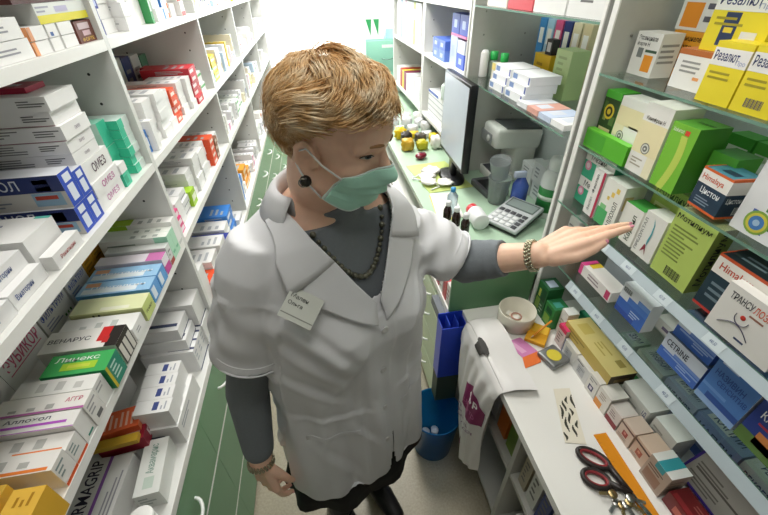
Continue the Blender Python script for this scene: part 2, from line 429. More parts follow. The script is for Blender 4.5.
    for i in range(2):
        L('white carton with orange stripe and corner, %s one, low left shelf' % ['nearer', 'farther'][i], .3435 + i * .0335, .0325, z, .052 - i * .008, .14, xf=-.456, base='eae8e4', g=[('f', 0, 0, 1, .14, 'e2622e'), ('t', .05, .05, .2, .55, 'e8833c')], fine=[('f', .1, .4, .8, .9, 3, '8a9a98'), ('t', .3, .2, .8, .9, 3, 'b8b8b4')])
    for i in range(3):
        L('golden yellow carton at near corner, %s, low left shelf' % ['outermost of three', 'middle of three', 'innermost of three'][i], .204 + .012 * i, .112, z, .064 - .003 * i, .0415, xf=-.442 - .047 * i, base='e0ae36', fc={'t': 'e2b54a'}, fine=[('t', .78, .2, .95, .8, 3, 'a87a20')])
    # back row
    xb = -.628
    L('white carton with pink lettering in grey shadow, back row, low left shelf', .545, .125, z, .075, .12, xf=xb, base='c9c9c4', fc={'f': 'eeeeea'}, t=[('f', 'ЭУБИКОР', .1, .45, .92, .85, 'd05a80')], g=[('f', .1, .36, .9, .39, 'd05a80')])  # grey body colour has the shade under the shelf painted in; front stays white
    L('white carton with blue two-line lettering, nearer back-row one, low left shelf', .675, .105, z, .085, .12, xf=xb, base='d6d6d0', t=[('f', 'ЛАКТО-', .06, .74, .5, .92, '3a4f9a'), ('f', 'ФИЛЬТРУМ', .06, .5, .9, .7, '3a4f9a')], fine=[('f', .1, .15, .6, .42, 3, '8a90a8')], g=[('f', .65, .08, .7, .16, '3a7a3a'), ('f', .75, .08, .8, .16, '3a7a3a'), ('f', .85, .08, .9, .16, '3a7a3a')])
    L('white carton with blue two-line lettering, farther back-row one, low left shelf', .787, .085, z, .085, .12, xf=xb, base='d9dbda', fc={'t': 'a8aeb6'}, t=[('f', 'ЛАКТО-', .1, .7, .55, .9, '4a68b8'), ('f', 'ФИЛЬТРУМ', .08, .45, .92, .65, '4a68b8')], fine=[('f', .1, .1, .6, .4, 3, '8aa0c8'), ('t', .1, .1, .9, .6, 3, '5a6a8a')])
    for i in range(2):
        L('mustard yellow carton in back row, %s one, low left shelf' % ['nearer', 'farther'][i], .876 + i * .05, .048, z, .078 - .006 * i, .11, xf=xb, base='c8962a', fine=[('t', .1, .1, .9, .8, 4, '8a641c'), ('f', .1, .3, .8, .9, 4, '9a7220')])
    L('white carton with magenta diagonal in back corner, low left shelf', .40, .13, z, .07, .1, xf=-.612, base='dcdad8', g=[('f', .3, .1, .8, .3, 'a8306a')])
    # ---- drawer top under the low shelf
    z = ZD + E_
    k = dict(base='ebebe9', fine=[('f', .1, .5, .7, .8, 2, 'a8acb4'), ('t', .1, .2, .7, .5, 2, 'b8bcc4')])
    nav = [('t', .15, .1, .5, .16, '3a3f60'), ('l', .1, .5, .5, .58, '3a3f60')]
    for i, (h, dd) in enumerate(((.05, .17), (.03, .165), (.03, .16), (.03, .15))):
        pass
    L('large white carton at bottom of stack on drawer top, near front', .612, .165, z, .075, .085, xf=-.447, g=nav, **k)
    zz = z + .0756
    for i in range(4):
        L('flat white carton with blue mark, %s of four on large white carton' % ['lowest', 'second', 'third', 'topmost'][i], .618 + .040 * i, .039, zz, .062, .085, xf=-.450 - .003 * i, base='eeeeec', g=[('t', .2, .35, .8, .5, '42508a')], fine=[('t', .2, .1, .8, .3, 2, 'b0b4bc')])
    for i in range(3):
        L('white carton with navy stripe, %s of three in row, drawer top' % ['nearest', 'middle', 'farthest'][i], .848 + .036 * i, .035, z, .09, .15, xf=-.458, base='ebebea', g=[('t', .3, 0, .55, .5, '4a5070'), ('f', 0, 0, 1, .08, '3a4468')], fine=[('f', .2, .4, .8, .9, 3, 'b8bcc4')])
    for i in range(2):
        L('white carton with thin navy line, %s tier behind row, drawer top' % ['lower', 'upper'][i], .86 + i * .004, .085, z + .0906 + i * .041, .04, .14, xf=-.47 - i * .01, base='ededec', g=[('t', .2, .05, .35, .9, '48506e'), ('f', 0, 0, 1, .1, '3a4468')])
    L('white carton lying in second row behind flat pack stack, drawer top', .70, .12, z, .12, .12, xf=-.640, base='dcdcda')
    for i in range(2):
        L('big white carton beyond the navy-striped row, %s of two, drawer top' % ['lower', 'upper'][i], .952, .08, z + i * .0936, .093, .2 - .015 * i, xf=-.452 - .004 * i, base='e6e6e4', g=[('f', 0, 0, 1, .06, '303a60'), ('l', 0, 0, 1, .06, '303a60'), ('l', .3, .4, .55, .48, '404860')])
    L('slanted white carton with green print near the front, drawer top', .462, .135, z, .06, .055, xf=-.462, yaw=.1, base='e6e9e4', g=[('t', .1, .3, .3, .7, 'c8d8cc')], t=[('t', 'Аквамарис', .35, .3, .9, .7, '8aa89a')], fine=[('l', .1, .2, .8, .8, 3, 'b0b8b4')])
    b0 = 'dark red carton with white emblem jutting out, drawer top'
    L('plain white box under the dark red carton, drawer top', .572, .09, z, .055, .10, xf=-.540, base='e2e2de')
    L(b0, .575, .085, z + .0556, .045, .105, xf=-.516, yaw=.12, base='9c2036', g=[('f', .3, .2, .55, .8, 'e8d8d8'), ('t', .1, .1, .3, .4, 'd8b0b0')], t=[('f', 'Р', .36, .28, .5, .72, '9c2036')], fine=[('f', .65, .2, .95, .8, 3, 'd8a0a8')])
    L('orange-red packet lying on top of dark red carton', .592, .06, z + .1012, .022, .1, xf=-.526, yaw=.2, base='ea6a3c', fc={'f': 'f08a60'}, fine=[('t', .15, .1, .85, .8, 6, 'f4c4ac')])
    L('thin golden packet lying beside orange-red packet', .560, .022, z + .1012, .014, .12, xf=-.516, yaw=.12, base='c8a030')
    L('white carton with bold purple-black brand name, drawer top', .395, .165, z, .075, .12, xf=-.535, base='dededb', g=[('t', .0, .36, 1, .42, '8a5aa8')], t=[('t', 'DERMAGRIP', .06, .5, .96, .72, '2a2440')], fine=[('t', .1, .05, .8, .25, 3, '9a9aa0')])
    b = MB(); wj = mat('e8e8e4', .35, var=.02)
    b.lathe([(.0, 0), (.024, 0), (.026, .004), (.026, .04), (.022, .046), (0, .046)], wj, 20); j = b.build('jar', None, (-.480, .415, z))
    tag(j, 'small round white jar at near end of drawer top', 'jar')
    b = MB(); b.lathe([(.0265, .047), (.0265, .058), (.024, .06), (0, .06)], EDGE, 20); b.build('lid', j)
left_near()

# ---- farther bays: piles along each shelf
LOOKS = [('plain white', W_, [], 5), ('white blue-lettered', 'eeeef0', [('f', .15, .35, .7, .6, '5a70b0')], 4), ('red-banded white', 'efebe8', [('f', 0, 0, 1, .3, 'd04038')], 2),
         ('green-striped white', 'eef2ec', [('f', 0, .6, 1, .8, '5fae6a')], 2), ('pink-ended white', 'f0e6ea', [('f', 0, 0, .35, 1, 'd67aa8')], 2), ('cream', 'e8e0c4', [('f', .2, .3, .8, .6, 'b8a878')], 2),
         ('pale blue', 'b8cfe6', [('f', .1, .2, .6, .8, 'e6eef6')], 1), ('orange-cornered white', 'f0ece6', [('f', .6, 0, 1, .5, 'ee7a34')], 1), ('yellow', 'e6c84a', [('f', .1, .3, .9, .6, 'f2e6a8')], 1),
         ('grey-printed white', 'e8e8e8', [('f', .1, .2, .9, .35, '9a9aa2'), ('f', .1, .5, .9, .6, '9a9aa2')], 4), ('lilac-striped white', 'eeeaf2', [('f', 0, .1, 1, .3, 'a884c4')], 1), ('teal-ended white', 'eaf2ee', [('f', .6, 0, 1, 1, '52b8a0')], 1)]
SPEC = {'red': ('bright red', 'c8323c', [('f', .1, .25, .7, .7, 'f0d8d8')]), 'orr': ('orange-red', 'e8562c', [('f', .15, .2, .8, .6, 'f6e0d4')]), 'navy': ('navy and white', '2a3a98', [('f', .55, .2, .9, .7, 'b0bce0')]),
        'blue': ('bright blue', '3f86d8', [('f', .1, .3, .6, .7, 'e8f0fa')]), 'lime': ('lime green', 'a4d030', [('f', .1, .3, .9, .7, 'eef4d8')]), 'yel': ('yellow', 'eccb3a', [('f', .1, .3, .9, .6, 'faf0c0')]),
        'org': ('orange', 'f0a030', [('f', .1, .2, .9, .6, 'fae4c0')]), 'pink': ('pink', 'e0508a', [('f', .3, .2, .9, .8, 'f6e0ea')]), 'w': ('plain white', W_, []), 'brn': ('brown', '8a5a40', [('f', .2, .3, .8, .7, 'd8c8b8')]),
        'grn': ('green', '3f9a5a', [('f', .2, .3, .8, .7, 'd8eedd')]), 'gl': ('grey-printed white', 'e4e4e4', [('f', .1, .2, .9, .35, '9a9aa2')])}
ORD = ['first', 'second', 'third', 'fourth', 'fifth', 'sixth', 'seventh', 'eighth', 'ninth', 'tenth', 'eleventh', 'twelfth', 'thirteenth', 'fourteenth', 'fifteenth', 'sixteenth']
TIER = {1: ['alone'], 2: ['bottom', 'top'], 3: ['bottom', 'middle', 'top'], 4: ['bottom', 'second', 'third', 'top'], 5: ['bottom', 'second', 'middle', 'fourth', 'top']}
BAYN = ['nearest', 'second', 'third', 'fourth', 'fifth']
SHN = ['drawer-top', 'low', 'middle', 'upper', 'top']
def pick():
    t = rnd.random() * sum(l[3] for l in LOOKS)
    for l in LOOKS:
        t -= l[3]
        if t <= 0: return l[:3]
    return LOOKS[0][:3]
STUFF = MB()
def fill(bay, sh, seq=None, maxh=.16, y0=None, wmin=.035, wmax=.085, stuff=False):
    y = UP[bay] + .012 if y0 is None else y0
    end = UP[bay + 1] - .012
    i = 0
    while True:
        key = seq[i] if seq and i < len(seq) else None
        n = None; w = rnd.uniform(wmin, wmax); h = rnd.uniform(.02, .05); d = rnd.uniform(.12, .2)
        look = pick()
        if key:
            kk = key if isinstance(key, tuple) else (key,)
            look = SPEC[kk[0]]
            if len(kk) > 1: n, h, w = kk[1:4]
        if n is None:
            n = rnd.choice([1, 2, 3, 3, 4]) if h < .035 else rnd.choice([1, 2, 2, 3])
            if rnd.random() < .3: h = rnd.uniform(.07, .12); n = 1; w = rnd.uniform(.025, .05)
        while n > 1 and n * h > maxh: n -= 1
        if y + w > end or i >= 16: break
        z = ZS[sh] + E_
        xo = rnd.uniform(.006, .03)
        for q in range(n):
            lb = '%s box, %s in %s pile, %s shelf, %s left bay' % (look[0], TIER[n][q], ORD[i], SHN[sh], BAYN[bay])
            ws = w - rnd.uniform(.001, .004)
            if stuff:
                m_ = carton_mesh(ws, d, h - E_, look[1], {}, look[2], (), [('t', .15, .1, .8, .6, 3, 'b4b8bc')] if bay == 2 else [])
                Mx = Matrix.Translation((-.444 - xo - rnd.uniform(0, .008) - d / 2, y + ws / 2, z)) @ Matrix.Rotation(PI / 2, 4, 'Z')
                for f_, mi_, in zip(m_.f, m_.fm): STUFF.add([m_.v[q2] for q2 in f_], [tuple(range(len(f_)))], m_.mats[mi_], False, Mx)
                z += h; continue
            o = L(lb, y + rnd.uniform(0, .001), ws, z, h - E_, d, xf=-.444 - xo - rnd.uniform(0, .008), base=look[1], g=look[2], fine=[('t', .15, .1, .8, .6, 3, 'b4b8bc'), ('l', .3, .25, .9, .8, 3, 'b0b2b4')] if bay < 3 else [])
            z += h
        y += w + rnd.uniform(.001, .006); i += 1
T = lambda k, n, h, w: (k, n, h, w)
fill(1, 3, [T('navy', 4, .026, .075), T('w', 4, .03, .07), T('w', 3, .03, .05), T('pink', 1, .10, .018), 'w', 'w', T('w', 1, .1, .06), T('grn', 1, .1, .02), T('w', 1, .1, .04), 'w', T('blue', 1, .1, .02), T('w', 1, .1, .04)])
fill(1, 2, [T('yel', 1, .07, .022), T('gl', 1, .07, .024), T('blue', 1, .06, .02), T('w', 1, .08, .03), T('w', 5, .024, .07), T('w', 5, .025, .075), T('w', 4, .028, .06), T('orr', 4, .026, .055), T('orr', 3, .024, .05), T('w', 4, .026, .07), T('w', 4, .026, .06), T('red', 5, .025, .085), T('red', 5, .024, .06)])
fill(1, 1, [T('pink', 3, .024, .06), T('w', 2, .04, .06), T('gl', 3, .026, .07), T('lime', 1, .055, .05), T('w', 4, .025, .07), T('w', 5, .025, .075), T('w', 4, .028, .08), T('w', 4, .028, .07), T('orr', 4, .028, .07), T('brn', 3, .03, .05)], wmax=.1)
fill(1, 0, [T('w', 2, .095, .12), T('orr', 3, .03, .09), T('w', 4, .03, .1), T('w', 4, .032, .09), T('navy', 3, .03, .07), T('w', 3, .034, .09), T('blue', 3, .04, .12)], wmax=.11, maxh=.22)
fill(2, 3, [T('grn', 2, .03, .05), T('yel', 2, .03, .07)], stuff=True); fill(2, 2, [T('w', 3, .03, .06), T('grn', 2, .03, .06), T('yel', 3, .035, .1), T('w', 4, .03, .09)], stuff=True); fill(2, 1, stuff=True); fill(2, 0, [T('blue', 3, .05, .12), 'w', 'w', T('org', 3, .04, .1), T('org', 2, .04, .08)], maxh=.2, stuff=True)
fill(1, 4, maxh=.2, stuff=True); fill(2, 4, maxh=.2, stuff=True)
for bay in (3, 4):
    for sh in (0, 1, 2, 3): fill(bay, sh, wmin=.06, wmax=.11, stuff=True)
    fill(bay, 4, wmin=.1, wmax=.14, stuff=True)
so = STUFF.build('medicine_boxes'); tag(so, 'many small white and coloured cartons crowding the farther left shelves', 'medicine boxes', kind='stuff')
def left_back():
    # second row, at the back of the second bay
    z = ZB + E_
    for i, (y, w, h, c, nm) in enumerate(((1.25, .05, .20, 'c8c8c4', 'pale grey'), (1.31, .06, .21, 'b08468', 'tan'), (1.385, .06, .19, '94584a', 'brown'), (1.455, .07, .16, 'b8b09c', 'beige'), (1.535, .10, .17, 'c4d0c4', 'pale green'), (1.645, .07, .165, '3a4c80', 'dark blue'), (1.725, .08, .16, 'cfd4cc', 'off-white'), (1.815, .07, .15, '5a8a6c', 'green'))):
        L('%s carton in back row, middle shelf, second left bay' % nm, y, w, z, h, .1, xf=-.675, base=c, fine=[('f', .1, .3, .8, .8, 3, '8a8a88')])
left_back()
# ------------------------------------------------------------------ display shelving on the right
XR, XRB = .722, 1.10
S1, S2, S3, S4, ZCT, ZDK = 1.578, 1.39, 1.218, 1.06, .76, .91
GREY = mat('b9bab4', .45, var=.05)
def glass_mat():
    m = bpy.data.materials.new('m_glass'); m.use_nodes = True
    nt = m.node_tree; nt.nodes.clear()
    out = nt.nodes.new('ShaderNodeOutputMaterial'); t = nt.nodes.new('ShaderNodeBsdfTransparent'); g = nt.nodes.new('ShaderNodeBsdfGlossy')
    fr = nt.nodes.new('ShaderNodeFresnel'); mx = nt.nodes.new('ShaderNodeMixShader')
    t.inputs[0].default_value = (.93, .97, .955, 1); g.inputs['Roughness'].default_value = .03; fr.inputs[0].default_value = 1.45
    ge = nt.nodes.new('ShaderNodeNewGeometry'); mr = nt.nodes.new('ShaderNodeMapRange')      # a thin sheet: same reflectance from either side
    mr.inputs['To Min'].default_value = 1.45; mr.inputs['To Max'].default_value = 1 / 1.45
    nt.links.new(ge.outputs['Backfacing'], mr.inputs['Value']); nt.links.new(mr.outputs[0], fr.inputs[0])
    nt.links.new(fr.outputs[0], mx.inputs[0]); nt.links.new(t.outputs[0], mx.inputs[1]); nt.links.new(g.outputs[0], mx.inputs[2]); nt.links.new(mx.outputs[0], out.inputs[0])
    return m
GLASS = glass_mat()
GEDGE = mat('7fa896', .15, var=.05, trans=.3)
def glass_shelf(parent, x0, x1, y0, y1, z):
    b = MB()
    b.add([(x0, y0, z), (x1, y0, z), (x1, y1, z), (x0, y1, z), (x0, y0, z - .006), (x1, y0, z - .006), (x1, y1, z - .006), (x0, y1, z - .006)], [(0, 1, 2, 3), (7, 6, 5, 4)], GLASS)
    b.add([(x0, y0, z), (x0, y1, z), (x0, y1, z - .006), (x0, y0, z - .006), (x1, y0, z), (x1, y1, z), (x1, y1, z - .006), (x1, y0, z - .006)], [(0, 1, 2, 3), (7, 6, 5, 4)], GEDGE)
    return b.build('glass_shelf', parent)
def right_units():
    dark = mat('84857f', .5, var=.05)
    defs = [('near', .06, .98, .7605), ('second', 1.0, 1.912, ZDK + .0005), ('third', 1.932, 2.75, ZDK + .0005), ('farthest', 2.77, 3.8, ZDK + .0005)]
    for i, (nm, y0, y1, zb) in enumerate(defs):
        u = empty('display_shelf_unit', (0, y0, zb), label=['glass-shelved display unit nearest the camera on right counter', 'glass-shelved display unit above the green desk with calculator', 'white shelf unit behind the monitor holding blue boxes', 'white shelf unit at far right end holding upright folders'][i], cat='shelving')
        o = Vector((0, y0, zb))
        def B(a, b2, m, name, par=u):
            b = MB(); b.box(Vector(a) - o, Vector(b2) - o, m); return b.build(name, par)
        pl = GREY if i < 2 else SHELFW
        b = MB(); b.box(Vector((XR + .004, y1 - .019, zb)) - o, Vector((XRB, y1, 2.3)) - o, pl); b.box(Vector((XR, y1 - .019, zb)) - o, Vector((XR + .004, y1, 2.3)) - o, EDGE)
        for z in [1.12 + .09 * k for k in range(11)]:
            for x in (.78, .98): b.ball(Vector((x, y1 - .0195, z)) - o, (.004, .002, .004), dark, seg=8)
        b.build('side_panel', u)
        if i == 0: B((XR, y0, zb), (XRB, y0 + .019, 2.3), pl, 'side_panel')
        if i > 0:
            b = MB(); b.box(Vector((XR + .004, y0 + .0002, zb)) - o, Vector((XRB, y0 + .012, 2.3)) - o, pl); b.box(Vector((XR, y0 + .0002, zb)) - o, Vector((XR + .004, y0 + .012, 2.3)) - o, EDGE)
            b.build('side_panel', u)
        B((XRB - .006, y0 + .02, zb), (XRB, y1 - .02, 2.3), mat('dfe6e6', .4, var=.03), 'back_panel')
        if i == 0:
            for z in (S1, S2, S3, S4, 1.80):
                gs = glass_shelf(u, *(XR - ({S3: .018, S4: .046}.get(z, 0)) - o.x, XRB - .007), y0 + .02 - o.y, y1 - .02 - o.y, z - o.z)
                if z in (S3, S4):
                    x = XR - .019 - (z == S4) * .028
                    yr = .80 if z == S3 else .76
                    b = MB(); rail = mat('b4c2c8', .3, var=.02)
                    w = .022 if z == S3 else .026
                    b.add([Vector(p) - o for p in ((x - .012, y0 + .02, z - w), (x, y0 + .02, z - .002), (x, yr, z - .002), (x - .012, yr, z - w), (x - .010, y0 + .02, z - w), (x + .002, y0 + .02, z - .002), (x + .002, yr, z - .002), (x - .010, yr, z - w))], [(3, 2, 1, 0), (4, 5, 6, 7), (0, 1, 5, 4), (2, 3, 7, 6)], rail)
                    for yy in (.74, .64, .53, .40):     # small price marks
                        U = Vector((0, -.04, 0)); V = Vector((.012, 0, w)); Nn = Vector((-w, 0, .012)).normalized()
                        b.plate(Vector((x - .012, yy, z - w)) - o, U, V, Nn, (0, .1, 1, .9), mat('ccd8dc', .4, var=0))
                        b.text('4%d-50' % int(yy * 100), Vector((x - .012, yy, z - w)) - o, U, V, Nn, (.3, .35, .65, .65), mat('6a7a9a', .5, var=0))
                    b.build('price_rail', u)
        elif i == 1:
            glass_shelf(u, XR, XRB - .007, y0 + .0125 - o.y, y1 - .02 - o.y, 1.685 - o.z)
            glass_shelf(u, XR - .02, XRB - .007, y0 + .0125 - o.y, y1 - .02 - o.y, 1.40 - o.z)
            glass_shelf(u, XR, XRB - .007, y0 + .0125 - o.y, y1 - .02 - o.y, 1.95 - o.z)
        else:
            for z in (1.02, 1.39, 1.68, 2.0):
                B((XR + .001, y0 + .0125, z - .018), (XRB - .007, y1 - .02, z), SHELFW, 'shelf')
right_units()
E_ = .0006
def near_display():
    bars = lambda f, u0, v0, u1, v1, c='2a2a2a': [(f, u0 + (u1 - u0) * q / 15, v0, u0 + (u1 - u0) * (q + (.4 if q % 3 else .7)) / 15, v1, c) for q in range(15)]
    # ---- top glass
    z = S1 + E_
    Rt('white carton with orange square and grey leaf, top glass shelf', .945, .08, z, .092, .055, xf=.785, base='e9e9e4', g=[('f', .52, .12, .88, .5, 'ee9a2c'), ('f', .2, .42, .42, .64, '7c8280'), ('f', .5, .56, .95, .62, '3a5a44')], t=[('f', 'Эссенциале', .1, .8, .85, .93, '30302e'), ('f', 'форте Н', .1, .67, .6, .78, '30302e')], fine=[('r', .1, .3, .9, .8, 4, '9a9a96')])
    Rt('orange carton with dark lettering behind leaf carton, top glass shelf', .915, .09, z, .095, .06, xf=.855, base='e8a032', t=[('f', 'Эссенциале', .08, .78, .9, .92, '40301c'), ('f', 'форте', .1, .6, .7, .74, '40301c')], g=[('f', .35, .2, .55, .4, '6a3c1c')], fine=[('r', .1, .1, .9, .8, 5, '8a5a20')])
    Rt('white and orange carton leaning at back of top glass shelf', .925, .10, z + .0958, .119, .06, xf=.86, base='e2e2e0', g=[('f', .1, .05, .6, .45, 'e8922e'), ('f', .5, .55, .75, .75, '6a5a80')], fine=[('f', .7, .1, .95, .9, 4, '5a5a66')])
    Rt('white carton with brown-orange top stripe under big yellow carton', .795, .10, z, .075, .1, xf=.775, base='ecebe8', g=[('f', 0, .86, 1, 1, 'b86a34'), ('f', .55, .28, .7, .36, 'e8a060'), ('t', 0, 0, 1, 1, 'c4763c')], fine=[('f', .15, .4, .9, .75, 3, '9a9a98')])
    yel = dict(base='ecd92f', fc={'t': 'e8d228'})
    def rez(lb, y, w, zz, h, xf, d=.075, extra=()):
        Rt(lb, y, w, zz, h, d, xf=xf, g=[('f', 0, .62, 1, .9, 'f0efec'), ('r', 0, .62, 1, .9, 'f0efec')] + list(extra), t=[('f', 'Резалют', .06, .70, .74, .86, '26306a'), ('r', 'Резалют', .1, .70, .8, .86, '26306a'), ('f', 'Про', .7, .65, .95, .74, 'a8b0d0')], fine=[('f', .1, .38, .75, .55, 2, 'a89a28')], **yel)
    rez('yellow and white carton on top glass shelf, front left of pair', .682, .072, z, .102, .738)
    rez('yellow and white carton on top glass shelf, front right of pair', .606, .074, z, .104, .738, extra=bars('f', .3, .1, .75, .24, '3a3a6a'))
    rez('big yellow and white carton resting on brown-striped one, top glass shelf', .765, .125, z + .0758, .11, .785, .07, extra=[('f', .25, .1, .5, .6, '2c3c60'), ('f', .3, .3, .45, .38, 'e8d040', 1), ('f', .6, .12, .85, .34, 'e0e0e4')])
    Rt('cream carton at back right of top glass shelf', .60, .12, z, .16, .07, xf=.89, base='e9e4cc', fine=[('f', .1, .3, .9, .8, 4, 'b0a890')])
    # ---- second glass
    z = S2 + E_
    Rt('low bright green carton lying in front, second glass shelf', .958, .165, z, .05, .02, xf=.733, base='5cb82e', fc={'t': '6cc83a'}, g=[('f', .02, .1, .5, .9, '4aa42a')])
    o = Rt('tall dark green carton with yellow round emblem, second glass shelf', .955, .06, z, .148, .05, xf=.757, base='2e4a22', fc={'t': '54b83a', 'r': '3f9a2c'}, g=[('f', 0, .88, 1, 1, '54b83a'), ('f', .12, .30, .88, .38, 'e0d0a0'), ('f', 0, 0, 1, .28, '3c9a2c'), ('f', .2, .5, .4, .6, '8a9a50'), ('f', .1, .68, .3, .82, '4a6a34'), ('f', .65, .45, .95, .6, '5a7a3a')])
    b = MB()
    for R, zz, c in ((.019, .0004, 'e0c838'), (.013, .0007, '3a3a20'), (.007, .001, 'e0c838')):
        n = 20; b.add([(R * math.cos(2 * PI * k / n), -.025 - zz, .098 + R * math.sin(2 * PI * k / n)) for k in range(n)], [tuple(range(n))], card(c))
    b.build('emblem', o)
    for lb, y, w, h, xf, d, nm in (('white carton with pale yellow band and round grey seal, second glass shelf', .892, .10, .146, .757, .05, 0), ('tall cream-white carton with seal standing forward, second glass shelf', .788, .078, .158, .738, .075, 1)):
        o = Rt(lb, y, w, z, h, d, xf=xf, base='efeee8', g=[('f', 0, .55, 1, .85, 'ece2b4'), ('f', .0, .35, .35, .55, 'f0e8c4'), ('f', .5, .55, .95, .58, 'c8b87a')] if nm == 0 else [('f', 0, .3, 1, .75, 'ede3b6'), ('f', .7, 0, 1, .3, 'f0e9c8')], t=[('f', 'Канефрон Н', .15, .76, .85, .83, '4a4638')] if nm else [], fine=[('f', .12, .1, .6, .24, 3, 'b0aa98'), ('r', .1, .2, .9, .8, 5, 'c0bcb0')])
        b = MB(); sx, sz = (-.02, .055) if nm == 0 else (0, .062)
        for R, zz, c in ((.013, .0004, '7a7c74'), (.0105, .0007, 'dcdcd2'), (.007, .001, '7a7c74'), (.0025, .0013, 'e8e8e0')):
            n = 18; b.add([(sx + R * math.cos(2 * PI * k / n), -d / 2 - zz, sz + R * math.sin(2 * PI * k / n)) for k in range(n)], [tuple(range(n))], card(c))
        b.build('seal', o)
    Rt('tall lime green carton with yellow wave, second glass shelf', .702, .066, z, .14, .075, xf=.737, base='7cc23a', fc={'t': '62ae3a', 'r': '4f9a34'}, g=[('f', .30 + .22 * math.sin(2.6 * q / 24), q / 26, .58 + .26 * math.sin(2.4 * q / 24) - .1 * q / 24, (q + 1) / 26, 'c2d860') for q in range(22)] + [('f', .55, .86, .72, .93, 'd8482e', 1)], t=[('f', 'Хофитол', .08, .86, .5, .93, 'eef6e0'), ('t', 'Хофитол', .3, .4, .9, .6, '2e4a22')])
    Rt('smaller green carton with lime disc and white foot, second glass shelf', .632, .058, z, .098, .055, xf=.785, base='58ac3c', fc={'t': '48a038'}, g=[('f', 0, 0, 1, .35, 'dfe6d8'), ('f', .25, .35, .85, .75, 'b0d840')], fine=[('f', .1, .08, .8, .28, 2, 'a8b0a0')])
    o = Rt('navy, white and orange carton turned outward, second glass shelf', .596, .072, z, .082, .06, xf=.740, yaw=-.10, base='22384e', fc={'t': '4a8a9c'}, g=[(f, 0, .62, 1, .94, 'e9e6e0') for f in 'fr'] + [(f, 0, .94, 1, 1, 'd8642c') for f in 'fr'] + [(f, 0, 0, 1, .06, 'd8642c') for f in 'fr'] + [('t', .0, .0, .06, 1, 'd8642c'), ('t', .94, 0, 1, 1, 'd8642c'), ('t', .35, .2, .8, .5, '22384e')] + bars('r', .5, .1, .95, .3, 'dcdcdc'),
       t=[('f', 'Himalaya', .08, .68, .8, .86, 'c8502c'), ('f', 'Цистон', .2, .38, .85, .56, 'eef2f4'), ('r', 'Цистон', .1, .38, .6, .54, 'eef2f4')], fine=[('f', .15, .12, .7, .32, 3, '7a8a9a')])
    Rt('yellow carton with red letters behind navy carton, second glass shelf', .535, .05, z, .06, .06, xf=.818, base='e6dc84', t=[('f', 'd)', .5, .3, .95, .8, 'c03a2c')])
    o = Rt('white carton with blue sphere and stars at right edge, second glass shelf', .505, .12, z, .13, .05, xf=.748, base='eceef0', fine=[('f', .35, .6, .95, .92, 4, '7a90b0')], g=[('f', .2, .32, .27, .38, '4a6ab0'), ('f', .36, .4, .43, .46, '4a8a50'), ('f', .46, .3, .53, .36, '4a6ab0'), ('f', .48, .18, .55, .24, '3a7a50'), ('f', .4, .08, .47, .14, '4a6ab0')])
    b = MB()
    for R, zz, c in ((.022, .0004, '8ab04a'), (.018, .0007, 'd8d050'), (.013, .001, '4a80c0'), (.006, .0013, 'a8c8e4')):
        n = 20; b.add([(-.040 + .02 + R * math.cos(2 * PI * k / n), -.025 - zz, .028 + R * math.sin(2 * PI * k / n)) for k in range(n)], [tuple(range(n))], card(c))
    b.build('printed_sphere', o)
    # back row of the second shelf, seen between the front boxes
    cs = [('4aa63c', 'green'), ('5cb848', 'light green'), ('c04a80', 'magenta'), ('4aa63c', 'green'), ('e0d050', 'yellow'), ('3a5a9a', 'blue'), ('58b044', 'grass green'), ('4c9e3e', 'leaf green')]
    for i, (c, nm) in enumerate(cs):
        Rt('small %s carton, %s from far end of back row, second glass shelf' % (nm, ORD[i]), .80 - i * .072, .066, z, .065, .05, xf=1.02, base=c, g=[('f', .1, .3, .9, .6, 'dfeed8')])
    for i in range(4):
        Rt('low %s carton in middle row, %s from far end, second glass shelf' % (['white', 'pale blue', 'dark blue', 'white and blue'][i], ORD[i]), .66 - i * .09, .082, z, .04, .06, xf=.915, base=['e8eaec', 'b8cce0', '3a5094', 'dfe6ee'][i], g=[('f', .1, .3, .8, .7, 'cfdcec')])
    # ---- third glass
    z = S3 + E_
    for i in range(2):
        o = Rt('teal and white carton with pink disc, %s of pair by side panel' % ['lower', 'upper'][i], .958, .125, z + i * .0795, .079, .045, xf=.757, base='3fae88', g=[('f', 0, .62, 1, 1, 'ecece8'), ('f', .42, .0, .5, .62, 'dfeee6')], t=[('f', 'Мезим', .2, .7, .72, .92, '1e1e22')], fine=[('f', .5, .15, .95, .5, 3, 'b0dccc')])
        b = MB()
        for R, zz, c in ((.014, .0005, 'e89ab8'), (.008, .0009, 'f6dce6')):
            n = 16; b.add([(-.042 + R * math.cos(2 * PI * k / n), -.0225 - zz, .036 + R * math.sin(2 * PI * k / n)) for k in range(n)], [tuple(range(n))], card(c))
        b.build('printed_disc', o)
    Rt('narrow white carton with dark red edge stripe, third glass shelf', .878, .045, z, .135, .020, xf=.7355, base='eceae6', g=[('f', .8, 0, 1, 1, 'b8264a'), ('t', 0, 0, 1, .2, 'd0c8c8')], t=[('f', 'Фестал', .25, .5, .5, .9, '4a4a4a', 90), ('f', 'Фестал', .25, .1, .5, .4, '8a8a8a', 90)])
    Rt('white carton with green corner and yellow flowers, third glass shelf', .828, .075, z, .13, .06, xf=.737, base='efeee6', g=[('f', 0, 0, .55, .35, '52b06a'), ('f', .1, .35, .4, .45, '8ac88a'), ('f', .45, .68, .6, .78, 'e8c860'), ('f', .3, .58, .42, .66, 'e8cc6a'), ('f', .62, .8, .78, .9, 'e8c860'), ('r', .1, .5, .5, .8, 'd8c88a')], t=[('f', 'АЛЛОХОЛ', .66, .06, .86, .62, '3a3a30', 90)])
